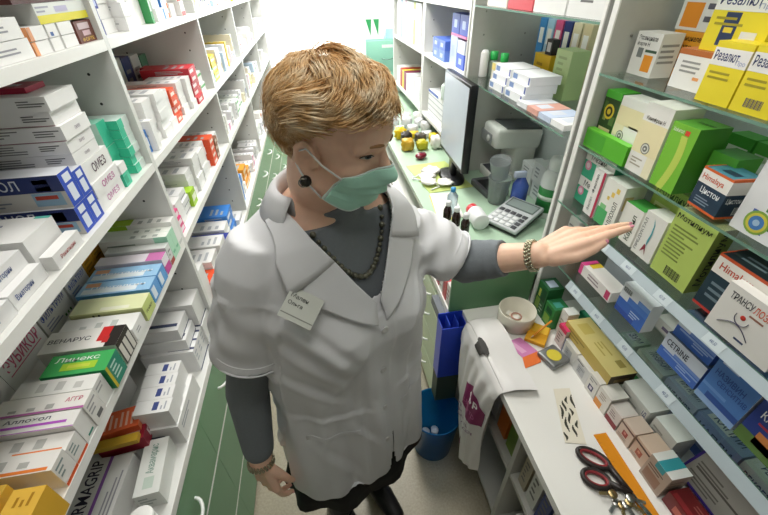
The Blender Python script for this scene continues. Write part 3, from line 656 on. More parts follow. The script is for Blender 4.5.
    Rt('small white and green carton behind fingertips, third glass shelf', .745, .062, z, .10, .05, xf=.742, base='eeece4', g=[('f', 0, 0, .3, .4, '4ca84c'), ('t', 0, 0, 1, 1, '4ca84c')], t=[('f', 'Карсил', .55, .1, .85, .8, '3a4a34', 90)])
    mot = dict(base='b9cf6a', fc={'t': 'dfe3a4', 'r': '8ea04c'})
    Rt('lime carton with black lettering, rear one on third glass shelf', .735, .12, z, .155, .045, xf=.80, t=[('f', 'Мотилиум', .05, .8, .9, .95, '1f2214')], g=[('f', .1, .5, .5, .7, 'd8e0a0'), ('f', .15, .55, .4, .65, '8ab04a', 1)], fine=[('f', .1, .1, .8, .45, 4, '8a9a50')], **mot)
    o = Rt('white carton with teal swoosh and red tick, third glass shelf', .672, .062, z, .115, .045, xf=.737, base='e9e8e2', t=[('f', 'ПРЕДУКТАЛ', .06, .1, .22, .85, '8a8a88', 90)], fine=[('r', .2, .2, .8, .8, 4, 'a8a8a4')])
    b = MB(); sw = [(.30, .92), (.42, .80), (.47, .6), (.45, .42), (.40, .28), (.36, .42), (.40, .6), (.38, .78)]
    b.add([(-.031 + .062 * (u + .15), -.0230, .115 * v) for u, v in sw], [tuple(range(len(sw)))], card('5aa8b4'))
    b.add([(-.031 + .062 * u, -.0231, .115 * v) for u, v in ((.38, .12), (.48, .34), (.56, .3), (.66, .1), (.54, .22))], [(0, 1, 2, 3, 4)], card('9a3a4a'))
    b.build('printed_swoosh', o)
    Rt('large lime carton with black lettering standing in front, third glass shelf', .602, .098, z, .158, .048, xf=.735, t=[('f', 'Мотилиум', .06, .86, .92, .96, '1f2214'), ('r', 'Мотилиум', .25, .12, .75, .95, '1f2214', 90)], g=bars('f', .36, .06, .78, .2) + [('f', .33, .04, .81, .22, 'e6ead0')] * 0, fine=[('f', .08, .3, .8, .8, 9, '7f9046')], **mot)
    Rt('navy and white carton with orange rims, third glass shelf', .482, .115, z, .125, .07, xf=.738, base='1f3440', fc={'t': '1d2a30'}, g=[('f', 0, .66, 1, .95, 'e8e4dc'), ('f', 0, .95, 1, 1, 'c8542c'), ('f', 0, 0, 1, .05, 'b8342c'), ('t', .0, 0, .03, 1, 'c8542c')], t=[('f', 'Himalaya', .1, .72, .7, .88, 'c04a34')], fine=[('f', .12, .2, .8, .55, 3, '6a7c86'), ('t', .2, .2, .8, .6, 2, '6a7880')])
    o = Rt('white carton with orange and black lettering and figure, third glass shelf', .424, .125, z, .105, .024, xf=.712, base='e9e7e2', t=[('f', 'ТРАНСУ', .1, .74, .45, .88, '2a2a34'), ('f', 'ЛОЗА', .46, .74, .72, .88, 'd8562c')], g=[('f', .45, .12, .6, .16, '3a4668')], fine=[('f', .45, .62, .8, .7, 1, '9a6a5a')])
    b = MB(); ink = card('3a3658')
    b.tube([(-.045 + .06 * k / 10, -.0122, .022 + .018 * math.sin(PI * k / 10)) for k in range(11)], .0016, ink, 6, flat=(1, .3))
    b.tube([(-.012 + .013 * math.cos(a), -.0122, .055 + .014 * math.sin(a)) for a in [PI * .9 + PI * 1.1 * k / 8 for k in range(9)]], .0016, ink, 6, flat=(1, .3))
    b.ball((-.012, -.0122, .058), (.005, .0006, .005), card('c8382c'), seg=10)
    b.build('printed_figure', o)
    # ---- fourth glass
    z = S4 + E_
    Rt('small white box behind the hand by side panel, fourth glass shelf', .955, .05, z, .095, .05, xf=.765, base='e6e6e2', fine=[('f', .1, .3, .8, .8, 3, '9a9a98')])
    b = MB(); ob = mat('e0762c', .3, var=.05)
    b.lathe([(0, 0), (.018, 0), (.02, .004), (.02, .045), (.012, .055), (.012, .06)], ob, 20); o = b.build('bottle', None, (.748, .855, z)); tag(o, 'small orange bottle with red cap below the hand, fourth glass shelf', 'bottle')
    b = MB(); b.lathe([(.0125, .0605), (.014, .061), (.014, .078), (0, .079)], mat('c0341e', .4), 16); b.build('cap', o)
    Rt('flat white carton with magenta and yellow end, fourth glass shelf', .79, .14, z, .034, .05, xf=.716, base='e8e4e0', g=[('t', 0, 0, .12, 1, 'd84a8a'), ('t', .1, .3, .25, 1, 'e8c83c'), ('f', 0, 0, .1, 1, 'd84a8a'), ('f', .85, .1, .97, .9, 'c8406c')], fine=[('f', .3, .2, .7, .8, 2, '9a8a90')])
    Rt('silver and blue carton behind magenta-ended one, fourth glass shelf', .78, .13, z, .05, .06, xf=.79, base='a8b0b8', fc={'t': '8a96a4'}, g=[('t', .4, .1, .9, .5, '4a6a9c')], t=[('t', 'ЭНТЕРОЛ', .1, .5, .7, .8, 'd0d8e0')])
    Rt('blue and white carton with diagonal and barcode, fourth glass shelf', .632, .095, z, .088, .035, xf=.722, base='e4e8ee', fc={'r': 'e9e9e9'}, g=[('f', 0, 0, 1, .5, '3c6ac0'), ('f', .3, .5, 1, .7, '4c7ccc'), ('f', .6, .7, 1, .85, '6c94d4'), ('f', 0, 0, .7, .18, '2c50a8', 1)] + bars('f', .05, .74, .35, .9), fine=[('f', .5, .15, .9, .4, 3, 'b8cce8')])
    Rt('small white carton beside the blue wave cartons, fourth glass shelf', .56, .065, z, .03, .05, xf=.778, base='e6e4e0', g=[('f', .4, .3, .9, .6, '7a6a8a')])
    for i in range(2):
        Rt('blue and white carton with dark lettering, %s of pair, fourth glass shelf' % ['lower', 'upper'][i], .478 - i * .004, .104 - .01 * i, z + i * .069, .0685, .06, xf=.722 + .006 * i, base='cdd5e2', fc={'t': '46586e', 'r': '4a6cb4'}, g=[('f', 0, 0, 1, .4, '3f6ac0'), ('f', .35, .4, 1, .52, '6c8ccc'), ('f', .1, .3, 1, .36, '8ca8d8', 1)], t=[('f', 'CETRINE', .08, .6, .62, .84, '1c2340')], fine=[('f', .5, .1, .9, .3, 2, '9ab4e0')])
    Rt('tall blue carton with light wave at its foot, fourth glass shelf', .368, .086, z, .128, .045, xf=.720, base='4f7fc4', fc={'r': 'd8dce0'}, g=[('f', 0, .0, 1, .12, '90aed8'), ('f', .2, .12, 1, .24, '2f529c'), ('f', 0, .3, .6, .36, '6c98d4')], t=[('f', 'НАЗИВИН', .1, .6, .8, .72, '2c4c94'), ('f', 'СЕНСИТИВ', .25, .46, .95, .56, '2c4c94')], fine=[('f', .1, .82, .6, .9, 1, 'c8d8f0')])
    Rt('dark blue carton with green foot and orange fruit print, fourth glass shelf', .278, .09, z, .125, .05, xf=.722, base='2a4090', g=[('f', 0, 0, 1, .25, '5a7a3a'), ('f', .3, .12, .7, .38, 'd88a4a'), ('f', .1, .84, .3, .92, 'e8c040'), ('f', .2, .46, .95, .5, 'b83a4a')], t=[('f', 'КАМЕТОН', .15, .58, .95, .74, 'eef0f6')])
near_display()
# ------------------------------------------------------------------ counter, desk and what stands on them
def counters():
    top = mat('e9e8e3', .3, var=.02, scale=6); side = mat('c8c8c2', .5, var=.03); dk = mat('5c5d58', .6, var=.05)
    c = empty('counter', (1.0, .4, 0), label='white laminate counter with open shelf underneath, scissors and bowl on it', cat='counter')
    def P(a, b2, m, name, par):
        o = par.location; b = MB(); b.box(Vector(a) - o, Vector(b2) - o, m); return b.build(name, par)
    b = MB(); b.box((-.545, -1.4, .732), (.54, .594, .7595), top); b.box((-.546, -1.4, .7315), (-.545, .594, .7597), EDGE); b.build('worktop', c)
    P((.50, .965, 0), (1.5, .985, .7315), side, 'side_panel', c)
    P((.50, .10, 0), (1.5, .118, .7315), side, 'side_panel', c)
    P((.50, .53, 0), (1.5, .548, .7315), side, 'side_panel', c)
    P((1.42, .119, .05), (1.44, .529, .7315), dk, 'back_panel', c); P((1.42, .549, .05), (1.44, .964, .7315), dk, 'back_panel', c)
    for y0, y1 in ((.119, .529), (.549, .964)):
        for z in (.07, .42): P((.502, y0, z - .018), (1.419, y1, z), side, 'shelf', c)
    for i, (z, n) in enumerate(((.4205, 7), (.0705, 6))):
        for q in range(n):
            cc, nm = [('d8d8d2', 'white'), ('d0d0ca', 'pale grey'), ('c84a30', 'red'), ('dcdcd6', 'white'), ('3a4a8a', 'blue'), ('d8d8d4', 'white'), ('b0a890', 'beige')][q]
            carton('%s carton in the dark under-counter shelf, %s from the near end, %s level' % (nm, ORD[q], ['upper', 'lower'][i]), (.58, .145 + q * .054 + .02, z), (.04 + .008 * (q % 2), .12, .16 + .02 * (q % 3)), -PI / 2, base=cc, fine=[('f', .2, .2, .8, .9, 5, '6a6a6a')], group='cartons under the white counter')
    for q, (cc, nm) in enumerate((('7a9a3a', 'olive green'), ('d8782c', 'orange'), ('c8c8c4', 'white'), ('5a5a60', 'grey'))):
        carton('%s box deep in the shelf behind the hanging bag' % nm, (.60, .60 + q * .075, .4205), (.06, .14, .15), -PI / 2, base=cc, group='cartons under the white counter')
    # desk further on
    lg = mat('c4d2b4', .42, var=.04, scale=8); gd = mat('5d8b63', .4, var=.05, scale=8); gt = mat('b4cfb6', .35, var=.05, scale=10)
    d = empty('desk', (1.0, 2.0, 0), label='pale green desk with rows of drawers, carrying monitor, calculator and bottles', cat='desk')
    o = d.location
    b = MB(); b.box((-.565, -1.003, .885), (.54, 1.9, .9095), gt); b.box((-.566, -1.003, .8845), (-.565, 1.9, .9097), mat('d5e2d2', .4)); b.build('desk_top', d)
    P((.40, .9865, .7605), (.719, .996, .93), gd, 'end_panel', d)
    b = MB(); b.box((-.60, -1.003, .732), (.54, 1.9, .7595), top); b.build('lower_shelf', d)
    P((.425, .9975, 0), (1.54, 3.9, .7315), side, 'carcass', d)
    P((.60, .9975, .76), (.62, 3.9, .8845), gd, 'riser', d)
    P((.372, .99, .69), (.399, 1.12, .7315), mat('6a7076', .5), 'ledge', d)
    hm = mat('f0f2ee', .25, var=.02)
    for q in range(3):
        for z0 in (.06, .235, .41, .585 - .0):
            y0 = 1.01 + q * .56
            if q == 0 and z0 > .5: pass
            b = MB(); b.box((.405 - o.x, y0 - o.y, z0), (.4245 - o.x, y0 + .55 - o.y, z0 + (.168 if z0 < .5 else .10)), lg); dr = b.build('drawer', d)
            b = MB(); bow(b, (.405 - o.x, y0 + .275 - o.y, z0 + (.1 if z0 < .5 else .05)), (0, 1, 0), .11, (-1, 0, 0), hm); b.build('handle', dr)
    for q, (cc, nm) in enumerate((('d8d0cc', 'white'), ('c84a50', 'red'), ('e2e2de', 'off-white'), ('b83a44', 'crimson'))):
        carton('small %s packet in the gap under the green desk edge' % nm, (.43, 1.025 + q * .045, .7600), (.036, .05, .10 - .01 * q), -PI / 2, base=cc, fine=[('f', .1, .2, .8, .8, 3, 'a07070')], group='packets in the desk gap')
counters()

ZT = .7600
def on_counter():
    # bowl with bits in it
    bm_ = mat('dcd8c8', .3, var=.02)
    b = MB(); b.lathe([(0, 0), (.056, 0), (.061, .004), (.0655, .068), (.064, .0705), (.0615, .069), (.057, .008), (0, .007)], bm_, 40)
    tag(b.build('bowl', None, (.617, .888, ZT)), 'round cream bowl holding paper bits and a ring, on white counter', 'bowl')
    for i in range(9):
        a = rnd.uniform(0, 6.28); r = rnd.uniform(.01, .036)
        b = MB(); q = [(rnd.uniform(-.014, .014), rnd.uniform(-.014, .014), rnd.uniform(0, .006)) for _ in range(3)]
        b.box((-.013, -.009, 0), (.013, .009, .0015), card(['f0eee6', 'e4ddc8', 'dcdad0', 'e8d8c4'][i % 4]), Matrix.Rotation(rnd.uniform(-.25, .25), 4, 'X'))
        tag(b.build('paper_scrap', None, (.617 + r * math.cos(a), .888 + r * math.sin(a), ZT + .013 + .003 * i), (0, 0, a)), 'small paper scrap lying in the cream bowl', 'paper', 'scraps in the bowl')
    b = MB(); b.tube([(.017 * math.cos(2 * PI * k / 20), .017 * math.sin(2 * PI * k / 20), .0) for k in range(20)], .003, mat('b88a7a', .35, metal=.5), 8, closed=True)
    tag(b.build('ring', None, (.612, .878, ZT + .044)), 'copper-coloured ring on top of scraps in the cream bowl', 'ring')
    # green cartons standing at the corner
    GC = 'cartons on the white counter'
    def C(lb, yf, w, h, d, xf, z=ZT, **k): Rt(lb, yf, w, z, h - E_, d, xf=xf, group=GC, **k)
    C('tall dark green carton with silver label on top, standing on white counter', .955, .062, .135, .06, .722, base='2c6a3a', fc={'t': '2a5a3c'}, g=[('t', .2, .2, .8, .75, 'b8c4d8'), ('f', .1, .15, .5, .5, '8ab04a'), ('f', .5, .5, .9, .9, '1f4a2c'), ('f', .2, .55, .4, .8, 'c8d060')], fine=[('f', .55, .1, .9, .4, 3, 'a8c8a8')])
    C('shorter green carton with leaf print next to the bowl', .888, .055, .095, .055, .722, base='3a8a44', fc={'t': '2f7a4a'}, g=[('f', .1, .1, .7, .5, '8ab848'), ('t', .3, .2, .8, .7, '4a9a8a'), ('f', .2, .6, .8, .85, '1f5a34')])
    C('small plain white box standing by green cartons on counter', .826, .036, .11, .04, .742, base='ecece8', fine=[('f', .2, .3, .8, .7, 3, 'b8b8b4')])
    C('flat teal green carton leaning behind pink box on counter', .828, .07, .085, .04, .815, base='2f8a64', g=[('t', .1, .1, .9, .9, '4aa880')])
    C('white and grey box with magenta top, beside grey tin', .786, .042, .085, .05, .716, base='d8c8c8', fc={'t': 'd83a6a'}, g=[('t', .3, .3, .7, .7, 'e88aa4'), ('f', 0, .8, 1, 1, 'd83a6a')], fine=[('f', .15, .15, .85, .7, 4, '8a8080')])
    C('white carton with printed oval under the long yellow carton, far one', .740, .068, .06, .10, .715, base='dcdcd8', g=[('f', .2, .2, .7, .7, 'b4b8bc'), ('f', .02, 0, .06, 1, '4a5a9a')], fine=[('f', .3, .3, .6, .6, 2, '8a8a90')])
    C('white carton with grey print under the long yellow carton, near one', .668, .066, .06, .10, .712, base='d8d8d6', g=[('f', .25, .15, .75, .75, 'bcbec0')], fine=[('f', .3, .25, .7, .65, 3, '8a8c90'), ('f', .1, .8, .9, .95, 1, '6a6a6a')])
    o_ = C('long pale yellow carton with dark end lying across white cartons', .775, .225, .045, .082, .728, z=ZT + .0605, base='d8c074', fc={'t': 'e2cf88', 'r': '4a3c28', 'f': 'cdb45e'}, g=[('t', .1, .25, .3, .7, 'd4bc68'), ('t', .78, .55, .9, .8, 'a89450'), ('r', .2, .3, .8, .6, '8a7448')], fine=[('f', .08, .25, .6, .8, 2, 'a08a44'), ('t', .45, .3, .7, .7, 3, 'c4ac5c')])
    C('white box with dark blue ring emblem in counter row', .597, .044, .072, .05, .708, base='e4e2dc', g=[('f', .25, .2, .7, .5, '4a4a6a'), ('f', .36, .28, .6, .43, 'd8d0d8', 1)], fine=[('f', .15, .65, .85, .9, 2, '9a9a98')])
    C('white box with orange lower corner in counter row', .549, .048, .072, .055, .707, base='e6e2da', g=[('f', 0, 0, .6, .35, 'e89a4a'), ('t', .1, .2, .8, .6, 'ece8e0')], fine=[('f', .2, .5, .8, .85, 3, 'b8a898')])
    C('white box with dark red foot in counter row', .497, .043, .062, .05, .708, base='dcd2cc', g=[('f', 0, 0, 1, .32, '8a2a34'), ('t', .1, .1, .9, .9, 'ded8d2')], fine=[('f', .15, .45, .85, .85, 3, '9a8a88')])
    C('beige box with red ball print, farther one in counter row', .450, .046, .066, .052, .709, base='d8c4b4', g=[('f', .32, .3, .68, .6, 'a84a44'), ('f', .4, .42, .56, .55, 'd88a80', 1), ('f', 0, .8, 1, .9, '6a4a44')], fine=[('f', .1, .08, .9, .25, 2, 'a08a80')])
    C('beige box with red ball print, nearer one in counter row', .400, .048, .068, .055, .711, base='d4bca8', g=[('f', .3, .25, .68, .58, 'b0604a'), ('f', .4, .4, .55, .52, 'd89a80', 1), ('f', 0, .78, 1, .88, '5a4440')], fine=[('f', .1, .06, .9, .2, 2, 'a08a80')])
    C('white carton with blue numerals lying behind counter row', .540, .10, .092, .06, .768, base='dededa', fc={'t': 'eceae6'}, g=[('f', .8, .6, .98, .9, 'eceae6')], t=[('f', '1Д', .83, .62, .95, .85, '3a4a8a')], fine=[('f', .1, .3, .7, .8, 4, 'a8a8a4')])
    C('plain white cube-like carton standing behind beige boxes', .425, .07, .10, .06, .768, base='d8d8d4', fc={'t': 'ecece8'}, fine=[('r', .2, .3, .8, .5, 1, '5a5a5a'), ('f', .1, .3, .8, .8, 4, 'a4a4a0')])
    C('small dark green carton wedged between beige box and white carton', .432, .06, .055, .003, .7642, base='3a4a34')
    C('grey-brown carton with teal and white band near scissors', .347, .062, .088, .055, .700, base='b4a496', fc={'t': 'e4e4e0'}, g=[('t', .3, 0, .7, 1, '3a9aa4'), ('f', .3, .78, .7, 1, '3a9aa4'), ('f', .1, .1, .8, .5, '9a7a68')], fine=[('f', .1, .55, .9, .75, 2, '6a5a54'), ('r', .1, .2, .9, .8, 4, '8a7a70')])
    C('purple carton with white lettering and grey panel at counter edge', .330, .15, .10, .04, .778, z=ZT + .0105, tilt=(-.5, 0), base='3f2a86', fc={'t': '4a329a'}, g=[('f', .04, .06, .96, .94, 'a09a94'), ('f', .12, .45, .88, .5, '5a544e', 1)], t=[('t', 'Формула сна', .12, .3, .75, .75, 'f0eef8', 180)], fine=[('f', .1, .5, .85, .68, 2, '6a645e'), ('f', .1, .12, .85, .36, 3, '6a645e')])
    C('dark red carton lying in front of purple carton', .279, .13, .045, .050, .708, base='7a1f24', g=[('t', .05, .05, .95, .3, '9a3034'), ('f', .2, .2, .6, .7, 'c86a5a')], fine=[('t', .3, .5, .8, .8, 2, 'b0605a')])
    # back row under the lowest glass
    for i, (y, w, h, c, nm, tx) in enumerate(((.70, .06, .10, 'cfe0d4', 'white and green', 'ЗУМ'), (.625, .10, .11, 'dfe8e0', 'green-cornered white', 'ПАНЗИНОРМ'), (.515, .10, .12, 'c4cfe4', 'pale blue', 'ИНГАЛИПТ'), (.41, .12, .12, '9ab0dc', 'blue and lilac', 'КАПЛИ'), (.285, .11, .12, 'e2e6e2', 'white', 'РЕКСЕТИН'))):
        C('%s carton in back row under the lowest glass shelf, %s from far end' % (nm, ORD[i]), y, w, h, .06, .87, base=c, g=[('f', 0, 0, .5, .25, ['5aa864', '4ca45c', '6a8ad0', '5a7ac8', '3a8a9a'][i]), ('t', .1, .2, .6, .7, 'e8ecec')], t=[('f', tx, .12, .6, .88, .85, '3a4a6a'), ('t', tx, .2, .3, .85, .7, '4a5a7a')])
    # sticky notes and pencil
    b = MB(); nm = mat('f0b02c', .5, var=.05)
    b.rbox((-.034, -.046, 0), (.034, .046, .014), nm, .002); b.box((-.03, .0, .0142), (.03, .04, .0165), mat('f6c23c', .5))
    tag(b.build('note_pad', None, (.668, .815, ZT), (0, 0, .5 - PI / 2 + .35)), 'orange-yellow sticky note pad on white counter in front of bowl', 'note pad')
    b = MB(); pm = mat('e8962c', .4, var=.03)
    d0 = Vector((.63, .795, ZT + .0195)); d1 = Vector((.713, .823, ZT + .058)); t = (d1 - d0).normalized()
    b.tube([d0 + t * .012, d1], .0036, pm, 6); pc = b.build('pencil'); tag(pc, 'orange pencil leaning from note pad against the green carton', 'pencil')
    b = MB(); b.tube([d0, d0 + t * .012], [.0006, .0036], mat('d8b890', .6), 6); b.build('tip', pc)
    b = MB(); b.add([(.544, .806, ZT + .0012), (.574, .735, ZT + .0012), (.636, .75, ZT + .0012), (.606, .818, ZT + .0012)], [(0, 1, 2, 3)], card('d88ac0'))
    b.add([(.574, .735, ZT + .0012), (.563, .692, ZT + .0012), (.626, .706, ZT + .0012), (.636, .75, ZT + .0012)], [(0, 1, 2, 3)], card('ee7a3c'))
    b.add([(.56, .80, ZT + .0015), (.58, .75, ZT + .0015), (.60, .755, ZT + .0015), (.575, .80, ZT + .0015)], [(0, 1, 2, 3)], card('e8b0d4'))
    bb = [(.544, .806), (.574, .735), (.563, .692), (.626, .706), (.636, .75), (.606, .818)]
    b.prism(bb, ZT + .0003, ZT + .001, card('e09aa8')); tag(b.build('leaflet'), 'pink and orange leaflet lying flat on white counter', 'leaflet')
    b = MB(); b.rbox((-.038, -.038, 0), (.038, .038, .02), mat('8c8e8e', .35, metal=.6), .008, 3); tn = b.build('tin', None, (.669, .712, ZT), (0, 0, .3)); tag(tn, 'grey square tin with yellow disc on lid, on counter', 'tin')
    b = MB(); b.lathe([(0, .0205), (.022, .0205), (.024, .0203)], mat('d8c844', .4), 28); b.build('lid_disc', tn)
    # patterned sheet
    q = [(.612, .606), (.556, .446), (.610, .432), (.662, .600)]
    b = MB(); sh = mat('e2dccb', .45, var=.03); b.prism(q, ZT + .0003, ZT + .0011, sh)
    A, Bv, Dv = Vector((.556, .446)), Vector((.612, .606)) - Vector((.556, .446)), Vector((.610, .432)) - Vector((.556, .446))
    ink = mat('35352a', .5)
    for k in range(12):
        u = .1 + .8 * ((k * .618) % 1); v = .04 + .075 * k; ln = .14 + .06 * (k % 3)
        p = [A + Bv * (v + ln * s_ / 6) + Dv * (u + .05 * math.sin(s_ * .8 + k)) for s_ in range(7)]
        for s_ in range(6):
            wd = .003 * math.sin(PI * (s_ + .5) / 6) + .0008
            if max(v + ln, 0) > .98: continue
            n_ = Dv.normalized() * wd
            b.add([(*(p[s_] - n_), ZT + .0014), (*(p[s_ + 1] - n_), ZT + .0014), (*(p[s_ + 1] + n_), ZT + .0014), (*(p[s_] + n_), ZT + .0014)], [(0, 1, 2, 3)], ink)
    tag(b.build('sticker_sheet'), 'cream sheet with dark leaf-like strokes lying on white counter', 'sheet')
    # ruler
    b = MB(); rm = mat('f2a02a', .25, var=.04, trans=.25)
    b.box((-.018, -.165, 0), (.018, .165, .0028), rm)
    for k in range(32): b.box((-.0178, -.16 + k * .01, .0029), (-.0178 + (.009 if k % 5 == 0 else .005), -.1595 + k * .01, .003), mat('8a4a1c', .5))
    tag(b.build('ruler', None, (.659, .287, ZT), (0, 0, -.02)), 'orange plastic ruler lying along the counter beside the scissors', 'ruler')
    # scissors
    s = empty('scissors', (.60, .33, ZT), 0, 'scissors with red and black handles lying open on white counter', 'scissors')
    hr = mat('8e2f34', .35, var=.04); hb = mat('2b2422', .4, var=.05); st = mat('b8bcc0', .25, metal=1, var=.02)
    def loop(c, rx, ry, a):
        return [(c[0] + rx * math.cos(t) * math.cos(a) - ry * math.sin(t) * math.sin(a), c[1] + rx * math.cos(t) * math.sin(a) + ry * math.sin(t) * math.cos(a), .0085) for t in [2 * PI * k / 24 for k in range(24)]]
    o = Vector((.60, .33, 0))
    for c, rx, ry, a in (((.601, .392), .038, .020, -.75), ((.578, .345), .031, .021, -.55)):
        b = MB(); P0 = [Vector(p) - o for p in loop(c, rx, ry, a)]
        b.tube(P0, .0066, hb, 8, closed=True); b.tube([Vector(p) - o for p in loop(c, rx * .86, ry * .78, a)], .0052, hr, 8, closed=True)
        e = Vector((c[0] + rx * .95 * math.cos(a), c[1] + rx * .95 * math.sin(a), .0085)) - o
        b.tube([e, Vector((.640, .300, .0085)) - o], [.009, .007], hb, 8); b.build('handle', s)
    b = MB(); b.add([Vector(p) - o for p in ((.632, .312, .006), (.640, .318, .006), (.672, .195, .006), (.668, .19, .006), (.632, .312, .0085), (.640, .318, .0085), (.672, .195, .0085), (.668, .19, .0085))], [(3, 2, 1, 0), (4, 5, 6, 7), (0, 1, 5, 4), (1, 2, 6, 5), (2, 3, 7, 6), (3, 0, 4, 7)], st); b.build('blade', s)
    b = MB(); b.add([Vector(p) - o for p in ((.645, .298, .009), (.637, .306, .009), (.655, .185, .009), (.66, .182, .009), (.645, .298, .0115), (.637, .306, .0115), (.655, .185, .0115), (.66, .182, .0115))], [(3, 2, 1, 0), (4, 5, 6, 7), (0, 1, 5, 4), (1, 2, 6, 5), (2, 3, 7, 6), (3, 0, 4, 7)], st); b.build('blade', s)
    b = MB(); b.lathe([(0, .0145), (.004, .0145), (.005, .0125), (.005, .0118)], st, 14, Matrix.Translation(Vector((.639, .303, 0)) - o)); b.build('pivot', s)
    # bunch of keys
    k = empty('key_bunch', (.612, .300, ZT), 0, 'bunch of brass and steel keys beside the scissors', 'keys')
    br = mat('a89468', .3, metal=.9, var=.05); sl = mat('b4b4b0', .3, metal=1, var=.03)
    b = MB(); b.tube([(.013 * math.cos(2 * PI * q / 18), .013 * math.sin(2 * PI * q / 18), .004) for q in range(18)], .0012, sl, 6, closed=True); b.build('key_ring', k)
    for i, a in enumerate((-2.6, -2.0, -1.5, -1.0, -.5, 2.9)):
        b = MB(); m = br if i % 2 else sl
        R_ = Matrix.Rotation(a, 4, 'Z') @ Matrix.Translation((.012, 0, .003 + i * .0022))
        b.lathe([(0, 0), (.010, 0), (.0105, .001), (.010, .002), (0, .002)], m, 16, R_ @ Matrix.Translation((.008, 0, 0)))
        b.box((.016, -.003, .0002), (.040, .003, .0018), m, R_)
        for t in range(4): b.box((.022 + t * .0045, -.0052, .0003), (.0245 + t * .0045, -.003, .0017), m, R_)
        b.build('key', k)
on_counter()

def bag():
    wm = mat('e6e4e2', .42, var=.03, scale=14, bump=.15, bscale=40)
    pur = mat('86205e', .45, var=.04); gp = mat('a48ca0', .5)
    NU, NV = 40, 64
    def S(u, v, off=0):
        """u across (0 far .. 1 near), v from the counter (0) over the edge down to the bottom (1)"""
        L1 = .105; Lh = .52
        s_ = v * (L1 + Lh)
        yf = .918 - .012 * v - .19 * max(0, v - .3); yn = .602 + .035 * max(0, v - .45) + .03 * math.sin(3 * v)
        y = yf + (yn - yf) * u
        fold = .006 * math.sin(9 * u + 2.2 * v) + .004 * math.sin(21 * u - 5 * v + 1) + .004 * math.sin(34 * u + 9 * v)
        bulge = .030 * math.sin(PI * min(1, max(0, u))) ** .7 * min(1, max(0, (v - .12) * 2.2))
        if s_ < L1:
            x = .452 + (L1 - s_); z = .7635 + .008 * (1 + math.sin(7 * u + 9 * v)) * min(1, (L1 - s_) / .05 + .3) + .012 * math.sin(PI * u)
            n = Vector((0, 0, 1))
            if s_ > L1 - .03:
                k = (s_ - (L1 - .03)) / .03; n = Vector((-k, 0, 1 - k * .5)).normalized()
        else:
            h = s_ - L1
            k = min(1, h / .04)
            x = .444 - .010 * k - fold * min(1, h / .08) * .9 - bulge; z = .765 - h - .02 * math.sin(PI * u) * v - .05 * (u - .4) * (v > .3) * (v - .3)
            z += .05 * max(0, v - .7) * u * 2
            n = Vector((-1, 0, .15)).normalized()
        return Vector((x, y, z)) + n * off
    b = MB(); vs = []; fs = []
    for j in range(NV + 1):
        for i in range(NU + 1): vs.append(S(i / NU, j / NV))
    for j in range(NV):
        for i in range(NU):
            a = j * (NU + 1) + i
            u, v = (i + .5) / NU, (j + .5) / NV
            fs.append((a, a + 1, a + NU + 2, a + NU + 1))
    b.add(vs, fs, wm, True)
    # back layer against the counter
    vs2 = []; jb = int(NV * .17)
    for j in range(jb, NV + 1):
        for i in range(NU + 1):
            p = S(i / NU, j / NV); e = min(i, NU - i, NV - j) / 5
            p.x += min(1, e) * .036 * 1 if True else 0
            p.x = min(p.x, .4535)
            vs2.append(p)
    fs2 = []
    for j in range(NV - jb):
        for i in range(NU):
            a = j * (NU + 1) + i; fs2.append((a + 1, a, a + NU + 1, a + NU + 2))
    b.add(vs2, fs2, wm, True)
    o = b.build('plastic_bag'); tag(o, 'white plastic bag with purple hexagon emblem hanging over counter edge', 'bag')
    def decal(poly, m, name, off=.0025, lines=None):
        bm = bmesh.new()
        n = 14
        us = [p[0] for p in poly]; vv = [p[1] for p in poly]
        b = MB(); c = (sum(us) / len(us), sum(vv) / len(vv))
        vs = []; fs = []
        R = 8; K = len(poly) * 6
        rim = []
        for i in range(len(poly)):
            p, q = poly[i], poly[(i + 1) % len(poly)]
            for t in range(6): rim.append((p[0] + (q[0] - p[0]) * t / 6, p[1] + (q[1] - p[1]) * t / 6))
        vs.append(S(*c, off))
        for r in range(1, R + 1):
            for p in rim: vs.append(S(c[0] + (p[0] - c[0]) * r / R, c[1] + (p[1] - c[1]) * r / R, off))
        for k in range(K): fs.append((0, 1 + k, 1 + (k + 1) % K))
        for r in range(R - 1):
            for k in range(K):
                a = 1 + r * K; fs.append((a + k, a + K + k, a + K + (k + 1) % K, a + (k + 1) % K))
        bm.free()
        b.add(vs, fs, m, True)
        return b
    cu, cv = .68, .47
    b = decal([(cu + .31 * math.sin(a) * (1 if abs(math.cos(a)) < .9 else 1), cv - .125 * math.cos(a)) for a in [PI / 3 * k for k in range(6)]], pur, 'x')
    def tx(st, u0, v0, u1, v1, m):
        g, f = text_geo(st, .012)
        b.add([S(u0 + (u1 - u0) * x, v1 + (v0 - v1) * y, .0042) for x, y in g], f, m)
    wt = mat('f4f0f2', .4)
    tx('OP', .56, .40, .84, .455, wt); tx('центр', .48, .49, .84, .53, mat('b8608e', .4))
    b.build('emblem', o)
    b = MB()
    def tx2(st, u0, v0, u1, v1, m):
        g, f = text_geo(st, .012); b.add([S(u0 + (u1 - u0) * x, v1 + (v0 - v1) * y, .0035) for x, y in g], f, m)
    tx2('АПТЕЧНЫЙ', .12, .63, .85, .66, gp); tx2('СКЛАД', .12, .68, .7, .705, gp); tx2('ДЛЯ ВАС', .12, .725, .55, .745, gp)
    b.build('lettering', o)
    b = decal([(.5 + .08 * math.cos(a), .84 + .03 * math.sin(a)) for a in [PI / 4 * k for k in range(8)]], pur, 'x'); b.build('small_emblem', o)
    b = decal([(.42 + .14 * math.cos(a), .155 + .018 * math.sin(a)) for a in [PI / 5 * k for k in range(10)]], mat('3a3836', .6), 'x', .004); b.build('handle_slot', o)
bag()

